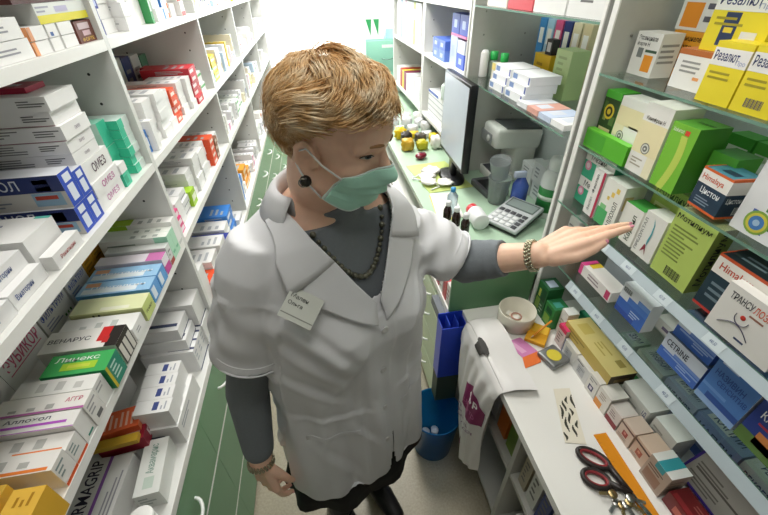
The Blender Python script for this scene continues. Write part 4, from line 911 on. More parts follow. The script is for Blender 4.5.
def floor_things():
    # blue waste bucket
    bl = mat('1f78b4', .18, var=.04, trans=.55, ior=1.2)
    b = MB(); b.lathe([(0, .0), (.084, .0), (.088, .004), (.108, .262), (.112, .264), (.112, .270), (.108, .270), (.1055, .262), (.0855, .008), (0, .007)], bl, 48)
    bk = b.build('bucket', None, (.353, .890, .0)); tag(bk, 'translucent blue plastic bucket on floor beside hanging bag', 'bucket')
    b = MB(); b.tube([(.1135 * math.cos(a), .1135 * math.sin(a), .245 - .02 * math.sin(a * .5)) for a in [PI * (.1 + .8 * k / 16) for k in range(17)]], .003, mat('d8dce0', .3, metal=.6), 6); b.build('handle', bk)
    for i in range(6):
        b = MB(); bm = bmesh.new(); bmesh.ops.create_icosphere(bm, subdivisions=2, radius=.022)
        for v in bm.verts: v.co *= rnd.uniform(.75, 1.1)
        b.addbm(bm, mat('e4e6e8', .5, var=.05)); a = i * 1.05
        tag(b.build('paper_ball', None, (.353 + (.046 * math.cos(a) if i else 0), .890 + (.046 * math.sin(a) if i else 0), .031)), 'crumpled white paper at bottom of the blue bucket', 'paper', 'crumpled paper in the bucket')
    b = MB(); b.tube([(.285, .875, .009), (.248, .865, .72)], .0055, mat('5a5c5c', .4, metal=.3), 10); tag(b.build('stick'), 'thin grey stick standing in the blue bucket', 'stick')
    # blue file box hung at the corner of the desk
    bb = mat('2546c8', .35, var=.04); f = empty('file_box', (.405, .955, .45), 0, 'bright blue plastic file box hung between desk and white counter', 'file box')
    b = MB(); b.box((-.048, -.03, 0), (.048, -.027, .285), bb); b.build('front_panel', f)
    b = MB(); b.box((-.048, .0265, 0), (.048, .0295, .31), bb); b.box((-.048, -.0268, 0), (-.045, .0263, .29), bb); b.box((.045, -.0268, 0), (.048, .0263, .29), bb); b.box((-.0448, -.0268, 0), (.0448, .0263, .003), bb); b.build('body', f)
    for x in (-.018, .014):
        b = MB(); b.box((x, -.0265, .004), (x + .002, .026, .30), mat('3a5ad8', .35)); b.build('divider', f)
    dg = mat('3a4a3c', .6, var=.05)
    b = MB(); b.box((-.046, -.028, -.165), (.046, .029, -.0005), dg); b.build('lower_sleeve', f)
    b = MB(); b.box((-.004, .0297, .26), (.03, .0405, .30), bb); b.build('hook', f)
floor_things()

def on_desk():
    Z = ZDK
    blk = mat('17171a', .3, var=.05); dgy = mat('4a4c50', .4, var=.04); wh = mat('eceeee', .35, var=.02)
    # monitor
    m = empty('monitor', (.666, 1.83, Z + .0033), -.03, 'black flat computer monitor seen from its side on the green desk', 'monitor')
    b = MB(); b.lathe([(0, 0), (.105, 0), (.105, .008), (.08, .014), (.03, .02), (0, .02)], blk, 36, Matrix.Diagonal((.6, 1.1, 1, 1))); b.build('base', m)
    b = MB(); b.rbox((-.012, -.03, .016), (.019, .03, .30), blk, .006); b.build('stand', m)
    T_ = Matrix.Translation((.0, 0, .10)) @ Matrix.Rotation(.0, 4, 'Y')
    b = MB(); b.rbox((-.018, -.20, 0), (.020, .20, .40), blk, .006, M=T_); b.rbox((.020, -.14, .06), (.033, .14, .34), blk, .006, M=T_); b.build('casing', m)
    b = MB(); b.add([(-.0185, .188, .02), (-.0185, -.188, .02), (-.0185, -.188, .388), (-.0185, .188, .388)], [(0, 1, 2, 3)], mat('a8b0ba', .2, var=.03, emit=.35), M=T_); b.build('screen', m)
    # printer
    p = empty('label_printer', (.93, 1.79, Z), 0, 'cream grey label printer with overhanging head and round button', 'printer')
    cr = mat('f0f0ea', .4, var=.03)
    b = MB(); b.rbox((-.09, -.075, 0), (.13, .09, .05), cr, .01); b.rbox((.02, -.075, .03), (.13, .09, .22), cr, .012); b.build('body', p)
    b = MB(); b.rbox((-.11, -.08, .175), (.135, .095, .275), cr, .02, 3, M=Matrix.Rotation(.06, 4, 'Y')); hd = b.build('head', p)
    b = MB(); b.box((-.1085, -.055, .20), (-.1105 - .001, .07, .25), mat('a8aaac', .35)); b.ball((-.113, -.02, .225), (.006, .016, .016), mat('e8e8e4', .3)); b.build('control_panel', hd)
    b = MB(); b.rbox((-.06, -.07, .268), (.125, .085, .282), mat('55585a', .4), .005, M=Matrix.Rotation(.06, 4, 'Y')); b.build('lid', p)
    b = MB(); b.box((-.085, -.05, .051), (.018, .06, .054), dgy); b.build('paper_slot', p)
    # calculator
    ca = empty('calculator', (.785, 1.325, Z + .0155), -1.02, 'silver desk calculator with large grey display propped on the green desk', 'calculator')
    Rc = Matrix.Translation((0, 0, .004)) @ Matrix.Rotation(.17, 4, 'X')
    b = MB(); b.rbox((-.08, -.105, .012), (.08, .105, .03), mat('c0c4c6', .35, var=.03), .006, M=Rc); b.rbox((-.078, .07, -.006), (.078, .1, .013), dgy, .003, M=Rc); b.box((-.079, -.103, .002), (.079, .06, .0119), blk, M=Rc); b.build('body', ca)
    b = MB(); b.box((-.068, .03, .0302), (.068, .095, .0316), mat('6a7472', .25), M=Rc); b.box((-.062, .038, .0317), (.062, .087, .0319), mat('8e9a96', .2), M=Rc); b.build('display', ca)
    for r in range(4):
        for c in range(5):
            b = MB(); b.rbox((-.068 + c * .028, -.095 + r * .027, .0302), (-.068 + c * .028 + .022, -.095 + r * .027 + .019, .0345), dgy if (r == 3 or c == 4) else mat('e4e6e6', .4), .002, M=Rc); b.build('key', ca)
    # brown bottles
    amb = mat('2a1712', .12, var=.05, coat=.3)
    for i, (x, y, h) in enumerate(((.488, 1.345, .105), (.508, 1.290, .105), (.526, 1.232, .105))):
        o = MB().lathe([(0, 0), (.0165, 0), (.018, .003), (.018, h * .8), (.012, h * .93), (.009, h), (0, h)], amb, 20).build('medicine_bottle', None, (x, y, Z))
        tag(o, 'small dark brown bottle with white cap, %s of three in a row' % ['farthest', 'middle', 'nearest'][i], 'bottle', 'brown bottles on the desk')
        MB().lathe([(0, h + .0003), (.0115, h + .0003), (.012, h + .002), (.012, h + .018), (.010, h + .02), (0, h + .02)], wh, 18).build('cap', o)
        b = MB(); b.lathe([(.0183, .012), (.0183, .042)], mat('e6e6e0', .5), 20); b.build('label', o)
    def bottle(name, loc, prof, m, cap, cm, label, rot=None, extra=None):
        o = MB().lathe(prof, m, 28).build(name, None, loc, rot); tag(o, label, 'bottle')
        MB().lathe(cap, cm, 24).build('cap', o)
        if extra: MB().lathe(extra[0], extra[1], 28).build('label', o)
        return o
    bottle('pill_bottle', (.622, 1.29, Z + .0365), [(0, 0), (.034, 0), (.036, .003), (.036, .085), (.027, .098), (0, .098)], wh, [(0, .0985), (.026, .0985), (.027, .101), (.027, .125), (0, .126)], mat('d8323c', .3), 'white pill bottle with red cap lying on its side on the green desk', (-1.571, 0, -.02))
    bottle('water_bottle', (.545, 1.455, Z), [(0, 0), (.022, 0), (.024, .004), (.024, .09), (.01, .11), (0, .11)], mat('cfe0e8', .1, trans=.7, var=.02), [(0, .1103), (.011, .1103), (.011, .128), (0, .128)], mat('3f9ad8', .3), 'small clear bottle with blue cap behind brown bottles')
    bottle('detergent_bottle', (.955, 1.365, Z), [(0, 0), (.045, 0), (.048, .005), (.048, .17), (.043, .195), (.03, .215), (0, .215)], wh, [(0, .2153), (.03, .2153), (.032, .218), (.032, .255), (.026, .268), (.012, .273), (0, .274)], mat('e8eaea', .35), 'large white bottle with green label beside the display panel', None, ([(.0485, .03), (.0485, .14)], mat('2f8a44', .4)))
    b = MB(); b.lathe([(.0488, .085), (.0488, .105)], mat('dfeee0', .4), 28); b.build('label_band', bpy.data.objects['detergent_bottle'])
    # measuring jug
    jm = mat('dfe6e6', .15, var=.02, trans=.75, ior=1.15)
    b = MB(); b.lathe([(0, .0), (.038, .0), (.04, .003), (.052, .12), (.054, .122), (.054, .125), (.051, .125), (.0385, .006), (0, .005)], jm, 32)
    tag(b.build('measuring_jug', None, (.79, 1.52, Z)), 'translucent plastic measuring jug standing behind calculator', 'jug')
    b = MB(); b.lathe([(0, .0), (.036, .0), (.037, .003), (.046, .09), (.048, .092), (.0455, .092), (.0355, .006), (0, .005)], jm, 32)
    tag(b.build('plastic_cup', None, (.787, 1.523, Z + .1265), (.22, -.2, 0)), 'translucent plastic cup tipped inside the measuring jug', 'cup')
    b = MB(); b.rbox((-.06, -.09, 0), (.06, .09, .035), dgy, .008); b.box((-.045, -.07, .0352), (.045, .05, .037), mat('2a2c30', .25)); tag(b.build('card_terminal', None, (.805, 1.645, Z), (0, 0, .1)), 'dark grey flat device on desk between monitor and jug', 'device')
    # blue spray bottle
    b = MB(); b.lathe([(0, 0), (.033, 0), (.036, .004), (.036, .11), (.015, .145), (0, .145)], mat('5a78d8', .15, trans=.4, var=.05), 24); o = b.build('spray_bottle', None, (.865, 1.46, Z)); tag(o, 'blue translucent spray bottle behind large white bottle', 'bottle')
    b = MB(); b.rbox((-.04, -.01, .146), (.015, .01, .175), mat('c8d0e8', .3), .004); b.build('spray_head', o)
    # boxes of gloves under the glass
    zz = Z + .0004
    for i, (x, y, z, w) in enumerate(((.935, 1.655, 0, .10), (.935, 1.655, .072, .10), (.925, 1.55, 0, .11), (.935, 1.55, .0905, .10))):
        Rt('white carton with grey lettering on desk below the glass shelf, %s' % ['lower far one', 'upper far one', 'near one', 'stacked on the near one'][i], y, w, zz + z, .071 if i < 2 else .09, .10, xf=x + .03 if i != 2 else x + .05, base='e6e8e8', t=[('r', 'ReN', .3, .25, .8, .7, '5a5c60')], fine=[('f', .2, .2, .8, .8, 3, 'a0a4a8')], group='cartons on the green desk')
    # mouse, pad, paper, cable
    b = MB(); b.rbox((-.12, -.18, 0), (.12, .18, .003), mat('c2d27c', .6, var=.06), .001); tag(b.build('mouse_pad', None, (.60, 1.86, Z), (0, 0, .12)), 'lime green mouse pad in front of the monitor', 'mouse pad')
    b = MB(); b.ball((0, 0, .016), (.042, .03, .02), mat('7a1a30', .2, coat=.5)); o = b.build('mouse', None, (.57, 2.12, Z + .0045), (0, 0, .6)); tag(o, 'dark red shiny computer mouse at far end of mouse pad', 'mouse')
    b = MB(); b.ball((.0, 0, .021), (.012, .024, .016), mat('3a3a40', .3)); b.build('scroll_button', o)
    b = MB(); pts = [(.515 + .015 * math.sin(k * .9) + .05 * math.sin(k * .37), 1.69 + k * .012, Z + .0075 + .004 * (k % 2)) for k in range(22)]; b.tube(pts, .0035, wh, 6); tag(b.build('cable'), 'white tangled cable lying on the lime mouse pad', 'cable')
    b = MB(); b.box((-.06, -.12, 0), (.06, .12, .0015), mat('f2f2ea', .5)); tag(b.build('paper_sheet', None, (.545, 1.535, Z + .0022), (0, 0, -.12)), 'white paper sheet on desk edge beyond brown bottles', 'paper')
    b = MB(); b.box((-.035, -.12, 0), (.035, .12, .001), mat('e8dc5a', .5)); tag(b.build('paper_sheet', None, (.515, 1.52, Z + .0005), (0, 0, -.1)), 'yellow paper strip half under the white sheet', 'paper')
    for i, (x, y, s_) in enumerate(((.53, 1.83, .045), (.57, 1.90, .05), (.60, 1.74, .04), (.52, 1.76, .04))):
        bm = bmesh.new(); bmesh.ops.create_icosphere(bm, subdivisions=3, radius=1)
        for v in bm.verts:
            k = 1 + .25 * math.sin(6 * v.co.x + i) * math.sin(7 * v.co.y + 2 * i); v.co = Vector((v.co.x * s_ * k, v.co.y * s_ * k, (v.co.z + 1) * .009 * k))
        b = MB(); b.addbm(bm, mat('eceae4', .6, var=.05), True); tag(b.build('tissue', None, (x, y, Z + .0125)), 'crumpled white tissue lying on the lime mouse pad', 'tissue', 'tissues on the mouse pad')
    # clutter beyond the mouse
    cl = []
    rc = random.Random(5)
    spots = [(.52 + .093 * (k % 3) + .02 * ((k // 3) % 2), 2.27 + .112 * (k // 3)) for k in range(18)]
    pal = [('e2c41c', 'yellow'), ('2e2a26', 'black'), ('d8b814', 'golden'), ('e6e4de', 'white'), ('c8a030', 'ochre'), ('e8d040', 'lemon'), ('4a4438', 'brown-black'), ('d8dadc', 'clear'), ('b8b020', 'olive yellow')]
    for k, (x, y) in enumerate(spots):
        c, nm = pal[rc.randrange(9)] if y < 2.6 else rc.choice([('e6e6e2', 'off-white'), ('d8dada', 'pale grey'), ('dfe0e0', 'white'), ('e2c41c', 'yellow')])
        cl.append((c, x, y, rc.uniform(.072, .084), rc.uniform(.04, .09), nm))
    for c, x, y, s_, h, nm in cl:
        bm = bmesh.new(); bmesh.ops.create_icosphere(bm, subdivisions=3, radius=1)
        r = random.Random(int(x * 1000 + y * 77))
        ph = [r.uniform(0, 6) for _ in range(4)]
        for v in bm.verts:
            k = 1 + .16 * math.sin(7 * v.co.x + ph[0]) * math.sin(6 * v.co.y + ph[1]) + .09 * math.sin(13 * v.co.z + 9 * v.co.x + ph[2]) - .1
            sgn = lambda t: (1 if t > 0 else -1) * abs(t) ** .6
            v.co = Vector((sgn(v.co.x) * s_ / 2 * k, sgn(v.co.y) * s_ / 2 * k, max(-h / 2, min(h / 2 * 1.1, sgn(v.co.z) * h / 2 * k)) + h / 2))
        b = MB(); b.addbm(bm, mat(c, .35, var=.1, scale=30), True); tag(b.build('packet', None, (x, y, Z)), 'crumpled %s packet on the desk beyond the monitor' % nm, 'packet', 'packets at the far end of the desk')
    for i, (c, x, y, nm) in enumerate((('d8922c', .80, 2.02, 'orange'), ('5a8a3a', .86, 2.12, 'green'), ('e0d8c0', .80, 2.2, 'cream'), ('6a2a2a', .90, 2.05, 'maroon'), ('d8c83c', .84, 1.98, 'yellow'))):
        carton('small %s box behind the monitor stand on the desk' % nm, (x + .03, y + .05, Z + .0004), (.05, .06, .07), .3 * i, base=c, group='boxes behind the monitor')
on_desk()

def far_shelves():
    z = 1.4006
    Gb = 'things on the glass shelves above the desk'
    def C(lb, yf, w, h, d, xf, zz=z, **k): Rt(lb, yf, w, zz, h - E_, d, xf=xf, group=Gb, **k)
    C('bright yellow carton on glass shelf above the desk', 1.665, .125, .125, .06, .925, base='e4bc1e', fc={'t': 'ecc83a'}, fine=[('f', .2, .2, .8, .8, 3, 'b08a14')])
    C('tall pale green carton at near end of shelf above the desk', 1.465, .10, .165, .07, .90, base='b8cf92', fine=[('f', .2, .2, .8, .9, 6, '9ab078')])
    C('black and white small box standing on yellow carton', 1.60, .045, .055, .03, .93, zz=z + .1252, base='2a2a2c', g=[('f', .2, .2, .8, .8, 'd8d8d8')])
    for i, (c, y, nm) in enumerate((('3f8fd0', 1.83, 'blue'), ('a8d0e8', 1.765, 'light blue'), ('d85a8a', 1.70, 'pink'), ('2c3a78', 1.635, 'navy'), ('d8cfae', 1.57, 'beige'), ('cdbf98', 1.505, 'tan'))):
        C('upright %s folder at back of shelf above the desk' % nm, y, .055, .235, .07, 1.012, base=c, g=[('f', .2, .6, .8, .85, 'f0f0ec')])
    for i in range(2):
        for j in range(3):
            C('flat white carton in low stack above the monitor, %s column %s' % (['near', 'far'][i], ['bottom', 'middle', 'top'][j]), 1.50 + i * .16, .145, .03, .12, .735 + .01 * j, zz=z + j * .0302, base='eceef0', g=[('f', .05, .2, .3, .8, '7a94c4'), ('f', .9, .1, .97, .9, '3a4a9a')])
    C('white carton with dark red band behind flat stack', 1.60, .12, .05, .07, .86, base='e8e4e0', g=[('f', .3, .5, .8, .8, '9a2a34')])
    gm = mat('d8e6da', .15, var=.02, trans=.5)
    for i, y in enumerate((1.86, 1.79)):
        o = MB().lathe([(0, 0), (.018, 0), (.02, .003), (.02, .06), (.016, .07), (0, .07)], gm, 20).build('bottle', None, (.83 + .02 * i, y, z)); tag(o, 'clear bottle with bright green cap, %s one, above monitor' % ['far', 'near'][i], 'bottle')
        MB().lathe([(0, .0703), (.0175, .0703), (.018, .073), (.018, .105), (0, .106)], mat('2fb85a', .3), 18).build('cap', o)
    o = MB().lathe([(0, 0), (.018, 0), (.019, .003), (.019, .10), (.012, .112), (0, .112)], mat('f0f0ee', .3), 20).build('bottle', None, (.785, 1.862, z)); tag(o, 'slim plain white bottle at far end of shelf above monitor', 'bottle')
    for i in range(3):
        C('small bright yellow box with white side, %s of three above monitor' % ['farthest', 'middle', 'nearest'][i], 1.80 - i * .045, .036, .07, .035, .80, base='ecc92c' if i else 'e6e2d0', g=[('f', 0, .6, 1, 1, 'f4e08a')])
    for i, (c, nm) in enumerate((('c8402c', 'red'), ('e06a34', 'orange'), ('3a3a4a', 'dark'))):
        C('small %s jar-like box at back above the monitor' % nm, 1.88 - i * .05 - .03, .04, .045, .04, .94, base=c)
    for i, (c, y, nm) in enumerate((('e6e8ec', 1.33, 'white'), ('e0a89a', 1.25, 'salmon'), ('c8d4ec', 1.17, 'lilac'), ('f0f0f0', 1.09, 'snow white'))):
        C('flat %s packet lying at near part of shelf above desk' % nm, y + .03, .075, .018, .12, .72, base=c, g=[('t', .1, .2, .7, .6, 'd8dce8')])
    b = MB(); bm = bmesh.new(); bmesh.ops.create_icosphere(bm, subdivisions=3, radius=1)
    for v in bm.verts:
        k = 1 + .2 * math.sin(7 * v.co.x) * math.sin(6 * v.co.y + 1); v.co = Vector((v.co.x * .04 * k, v.co.y * .05 * k, (v.co.z + 1) * .02 * k))
    b.addbm(bm, mat('6a78c8', .3, trans=.2, var=.2, scale=60), True); tag(b.build('packet', None, (.85, 1.075, z + .001)), 'crumpled blue plastic packet on shelf above desk, by panel', 'packet')
    # top glass: white cartons
    for i in range(4):
        C('white carton on uppermost glass shelf, %s from near end' % ORD[i], 1.21 + .2 * i, .19, .09, .12, .745, zz=1.6856, base='eaeae8' if i < 2 else ['d8505a', 'e8e2da'][i - 2], g=[('f', .3, .4, .6, .46, '6a6a6a')])
    # third unit
    z2 = 1.3906
    for i, (y, w, h, c, nm, zz) in enumerate(((2.58, .12, .055, '6f8fe0', 'light blue', 0), (2.455, .12, .055, '6f8fe0', 'light blue', 0), (2.58, .12, .05, '5a7ad8', 'mid blue', .0555), (2.455, .12, .05, '5a7ad8', 'mid blue', .0555), (2.30, .11, .14, 'c4d4f0', 'white and blue', 0), (2.18, .11, .07, '4a6ad8', 'royal blue', 0), (2.18, .11, .06, 'd8e0f0', 'white', .0705), (2.30, .24, .012, 'e87ab0', 'pink', .141), (2.30, .12, .09, '3a54b8', 'deep blue', .1535), (2.17, .12, .09, '3a54b8', 'deep blue', .1535))):
        C('%s box in blue pile beyond monitor, %s layer, %s' % (nm, 'bottom' if zz == 0 else ('middle' if zz < .1 else 'upper'), ['left', 'second left', 'left', 'second left', 'third', 'right', 'right', 'flat one', 'left', 'right'][i]), y, w, h, .14, .74 + .02 * (i > 3), zz=z2 + zz, base=c, g=[('f', .3, .3, .7, .7, 'b8c8f0')] if 'blue' in nm else [])
    for i in range(5):
        C('flat white document tray under blue boxes, %s of stack' % ['bottom', 'second', 'middle', 'fourth', 'top'][i], 2.66, .46, .032, .28, .75, zz=1.0206 + i * .0325, base='eceef0', g=[('f', 0, 0, 1, .2, 'b8bcc4')] + ([('f', 0, .5, .5, 1, '4a6ac0')] if i == 4 else []))
    cg = empty('digital_clock', (.775, 2.37, 1.1835), -PI / 2 - .5, 'pale digital clock with green display on document trays', 'clock')
    b = MB(); b.rbox((-.05, -.02, 0), (.05, .02, .085), mat('e0eee6', .3), .006); b.build('case', cg)
    b = MB(); b.box((-.04, -.0212, .02), (.04, -.0202, .065), mat('6fd8a8', .3, emit=.4)); b.text('12:40', (-.035, -.0213, .025), (.07, 0, 0), (0, 0, .035), (0, -1, 0), (0, 0, 1, 1), mat('1a2a24', .5)); b.build('display', cg)
    for i, (c, y, nm) in enumerate((('f0e0d4', 2.30, 'cream'), ('e8e8ec', 2.175, 'white'))):
        C('%s papers lying in front of the document trays' % nm, y - .12, .11, .015, .2, .75, zz=1.0206, base=c)
    # fourth unit: upright folders
    y = 3.70; i = 0
    for c, w, nm in (('d8dade', .06, 'pale grey'), ('e8e8ea', .07, 'white'), ('8ab0dc', .05, 'sky blue'), ('f0f0f0', .08, 'bright white'), ('d8a8b8', .05, 'dusty pink'), ('e8e8e6', .08, 'off-white'), ('e0ecd8', .06, 'mint'), ('dcdce0', .07, 'light grey'), ('c8d86a', .05, 'lime'), ('e6e6ea', .08, 'ivory'), ('f0eef0', .07, 'snowy')):
        C('tall %s folder standing on far right shelf' % nm, y, w, .26, .2, .74, zz=1.3906, base=c, g=[('f', .2, .6, .8, .85, 'fafafa')]); y -= w + .008
    y = 3.70
    for c, w, nm in (('e0e0dc', .12, 'white'), ('b8402c', .06, 'red'), ('e8d84a', .05, 'yellow'), ('8a2a50', .07, 'plum'), ('e6e6e6', .14, 'pale'), ('f0f0ea', .12, 'cream'), ('dfe0e4', .16, 'light grey')):
        C('%s carton on lower far right shelf' % nm, y, w, .14, .2, .74, zz=1.0206, base=c); y -= w + .02
    # mint filing cabinet by the window
    mc = mat('8fc8b4', .35, var=.03)
    f = empty('filing_cabinet', (.80, 4.55, 0), 0, 'mint green metal filing cabinet in front of the bright window', 'cabinet')
    b = MB(); b.box((-.23, .02, 0), (.23, .6, 1.27), mc); b.build('body', f)
    for q in range(4):
        b = MB(); b.rbox((-.222, 0, .03 + q * .31), (.222, .0195, .33 + q * .31), mc, .004); dr = b.build('drawer', f)
        b = MB(); bow(b, (0, .0, .16 + q * .31), (1, 0, 0), .12, (0, -1, -.3), mat('7a9a90', .3, metal=.5)); b.build('handle', dr)
        b = MB(); b.box((-.06, -.0015, .26 + q * .31), (.06, .0, .29 + q * .31), mat('dfe8e4', .4)); b.build('card_holder', dr)
    b = MB(); b.box((-.1, -.06, 0), (.1, .06, .2), mat('e8ecec', .45))
    for x in (-.05, .03):
        b.add([(x - .03, -.0605, .18), (x + .03, -.0605, .18), (x + .02, -.0605, .03)], [(0, 1, 2)], mat('2f9a5a', .4))
    tag(b.build('leaflet_box', None, (.66, 4.65, 1.2705)), 'white box with green pointed marks on the mint cabinet', 'box')
    b = MB(); b.box((-.09, -.08, 0), (.09, .08, .09), mat('b8dcec', .4)); tag(b.build('tray', None, (.89, 4.70, 1.2705)), 'pale blue tray on the mint cabinet', 'tray')
far_shelves()
# ------------------------------------------------------------------ the woman
import numpy as np
from mathutils.bvhtree import BVHTree
PH = math.radians(28)
FW = Vector((math.sin(PH), -math.cos(PH), 0)); LF = Vector((math.cos(PH), math.sin(PH), 0))
TC = Vector((0, .665, 0))
PR = Vector((.0, .665, 0))
def T3(u, f, z): return TC + LF * u + FW * f + Vector((0, 0, z))
COATT = [(1.475, .075, .05, .07), (1.45, .12, .07, .085), (1.42, .172, .088, .095), (1.38, .203, .103, .10), (1.32, .212, .125, .105), (1.25, .212, .145, .11), (1.18, .21, .152, .11), (1.10, .208, .152, .11), (1.00, .202, .148, .11), (.88, .210, .155, .12), (.75, .220, .160, .125), (.58, .230, .160, .13)]
def ring(z, tab):
    if z >= tab[0][0]: return tab[0][1:]
    for p, q in zip(tab, tab[1:]):
        if q[0] <= z <= p[0]:
            t = (p[0] - z) / (p[0] - q[0])
            return tuple(p[i] + (q[i] - p[i]) * t for i in (1, 2, 3))
    return tab[-1][1:]
NEXP = 2.3
def front(u, z, s=1.0):
    a, f, b = ring(z, COATT); a *= s; f *= s
    k = max(0, 1 - min(1, abs(u / a)) ** NEXP) ** (1 / NEXP)
    bust = .032 * (math.exp(-((u - .08) / .06) ** 2 - ((z - 1.20) / .07) ** 2) + math.exp(-((u + .08) / .06) ** 2 - ((z - 1.20) / .07) ** 2))
    return f * k + bust * s
def loft(b, m, zs, s=1.0, n=72):
    vs = []; fs = []
    for z in zs:
        a, f, bk = ring(z, COATT)
        for k in range(n):
            th = 2 * PI * k / n
            sn, cs = math.sin(th), math.cos(th)
            u = a * s * math.copysign(abs(sn) ** (2 / NEXP), sn)
            v = front(u, z, s) if cs > 0 else -bk * s * abs(cs) ** (2 / NEXP)
            if cs > 0: v = f * s * abs(cs) ** (2 / NEXP) + (front(u, z, s) - f * s * max(0, 1 - min(1, abs(u / (a * s))) ** NEXP) ** (1 / NEXP))
            vs.append(T3(u, v, z))
    N = len(zs)
    for i in range(N - 1):
        for k in range(n):
            k2 = (k + 1) % n; fs.append((i * n + k, (i + 1) * n + k, (i + 1) * n + k2, i * n + k2))
    fs.append(tuple(range(n))); fs.append(tuple(reversed([(N - 1) * n + k for k in range(n)])))
    b.add(vs, fs, m, True)
def capsule(b, p, q, r0, r1, m, seg=16, flat=None, steps=6):
    """tapered limb segment with round ends"""
    p, q = Vector(p), Vector(q); t = (q - p).normalized()
    pts = []; rs = []
    for k in range(4): a = PI / 2 * k / 4; pts.append(p - t * r0 * math.cos(a)); rs.append(max(.0004, r0 * math.sin(a)))
    for k in range(steps + 1): pts.append(p.lerp(q, k / steps)); rs.append(r0 + (r1 - r0) * k / steps)
    for k in range(1, 5): a = PI / 2 * k / 4; pts.append(q + t * r1 * math.sin(a)); rs.append(max(.0004, r1 * math.cos(a)))
    b.tube(pts, rs, m, seg, flat=flat)
def chain(b, pts, rs, m, seg=14):
    for (p, q), (r0, r1) in zip(zip(pts, pts[1:]), zip(rs, rs[1:])): capsule(b, p, q, r0, r1, m, seg)
def remeshed(b, vox, it=4, fac=.5):
    o = b.build('tmp')
    m = o.modifiers.new('r', 'REMESH'); m.mode = 'VOXEL'; m.voxel_size = vox; m.use_smooth_shade = True
    if it:
        s = o.modifiers.new('s', 'SMOOTH'); s.iterations = it; s.factor = fac
    dg = bpy.context.evaluated_depsgraph_get()
    me = bpy.data.meshes.new_from_object(o.evaluated_get(dg))
    old = o.data; bpy.data.objects.remove(o); bpy.data.meshes.remove(old)
    for p in me.polygons: p.use_smooth = True
    return me
def setmat(me, *ms):
    me.materials.clear()
    for m in ms: me.materials.append(m)

SKIN = mat('f2c8ae', .45, var=.08, scale=60, bump=.04, bscale=400, sss=.15)
COATM = mat('dedfe2', .65, var=.03, scale=9, bump=.12, bscale=900)
GREYK = mat('757b80', .8, var=.08, scale=200, bump=.25, bscale=600)
# head frame
HC = Vector((.021, .612, 1.578)); AZ = math.radians(-34); HP = math.radians(-11)
HF = Vector((math.cos(AZ) * math.cos(HP), math.sin(AZ) * math.cos(HP), math.sin(HP)))
HL = Vector((-math.sin(AZ), math.cos(AZ), 0)); HU = HF.cross(HL); 
HM = Matrix(((HF.x, HL.x, HU.x, HC.x), (HF.y, HL.y, HU.y, HC.y), (HF.z, HL.z, HU.z, HC.z), (0, 0, 0, 1))) @ Matrix.Scale(.90, 4)
def H3(x, y, z): return HM @ Vector((x, y, z))
SHR, SHL = T3(-.162, .0, 1.375), T3(.150, 0, 1.350)
ELR, WRR = Vector((-.240, .588, 1.0)), Vector((-.243, .514, .798))
ELL, WRL = Vector((.304, .700, 1.222)), Vector((.425, .590, 1.303))
def hand(b, W, d, n, s, curl, spread, th, m, L=.185):
    """palm plus five fingers; d to the fingertips, n out of the back of the hand, s towards the thumb"""
    d, n, s = d.normalized(), n.normalized(), s.normalized()
    P = lambda x, y, z: W + d * x + s * y + n * z
    k = L / .185
    # palm: four metacarpal rays
    ks = [(.088, .030), (.092, .009), (.087, -.012), (.078, -.031)]
    for i, (x, y) in enumerate(ks):
        capsule(b, P(.004 * k, y * .45 * k, 0), P(x * k, y * k, .002), .0165 * k, .0115 * k, m, 12)
    capsule(b, P(.0, .012 * k, 0), P(0, -.012 * k, 0), .019 * k, .019 * k, m, 12)
    lens = [(.040, .024, .019), (.045, .028, .020), (.041, .026, .019), (.032, .019, .017)]
    rad = [(.0098, .0088, .0078, .0062), (.0100, .009, .008, .0064), (.0095, .0086, .0076, .006), (.0086, .0076, .0068, .0054)]
    tips = []
    for i, (x, y) in enumerate(ks):
        p = P(x * k, y * k, .002); a = 0; dirv = (d + s * spread[i]).normalized()
        pts = [p]
        for j in range(3):
            a += curl[i][j]
            v = dirv * math.cos(a) - n * math.sin(a)
            p = p + v * lens[i][j] * k; pts.append(p)
        chain(b, pts, [r * k for r in rad[i]], m, 12); tips.append((pts[-1], (pts[-1] - pts[-2]).normalized()))
    # thumb from the side of the palm near its base
    p0 = P(.018 * k, .022 * k, -.006)
    q1 = p0 + (d * th[0][0] + s * th[0][1] + n * th[0][2]).normalized() * .042 * k
    q2 = q1 + (d * th[1][0] + s * th[1][1] + n * th[1][2]).normalized() * .032 * k
    q3 = q2 + (d * th[2][0] + s * th[2][1] + n * th[2][2]).normalized() * .024 * k
    chain(b, [p0, q1, q2, q3], [.016 * k, .0115 * k, .0098 * k, .0075 * k], m, 12)
    tips.append((q3, (q3 - q2).normalized()))
    return tips
CREASE = [(-.17, 1.31, -.06, 1.15, .006, .012), (-.19, 1.25, -.08, 1.10, .006, .012), (-.19, 1.14, -.09, 1.03, .005, .011), (.16, 1.29, .07, 1.16, .005, .012), (.18, 1.2, .09, 1.08, .005, .011),
          (-.05, 1.12, -.045, .66, .004, .009), (.11, 1.12, .10, .70, .004, .010), (-.2, .99, -.02, .965, .003, .010), (.05, .97, .19, .99, .0025, .010), (-.12, .95, -.16, .63, .006, .018), (.15, .93, .17, .64, .006, .016), (-.08, .94, .0, .80, .004, .012), (.05, .66, .12, .95, .004, .014), (-.02, 1.2, -.12, 1.0, .004, .012), (-.17, .9, -.05, .64, .004, .014)]
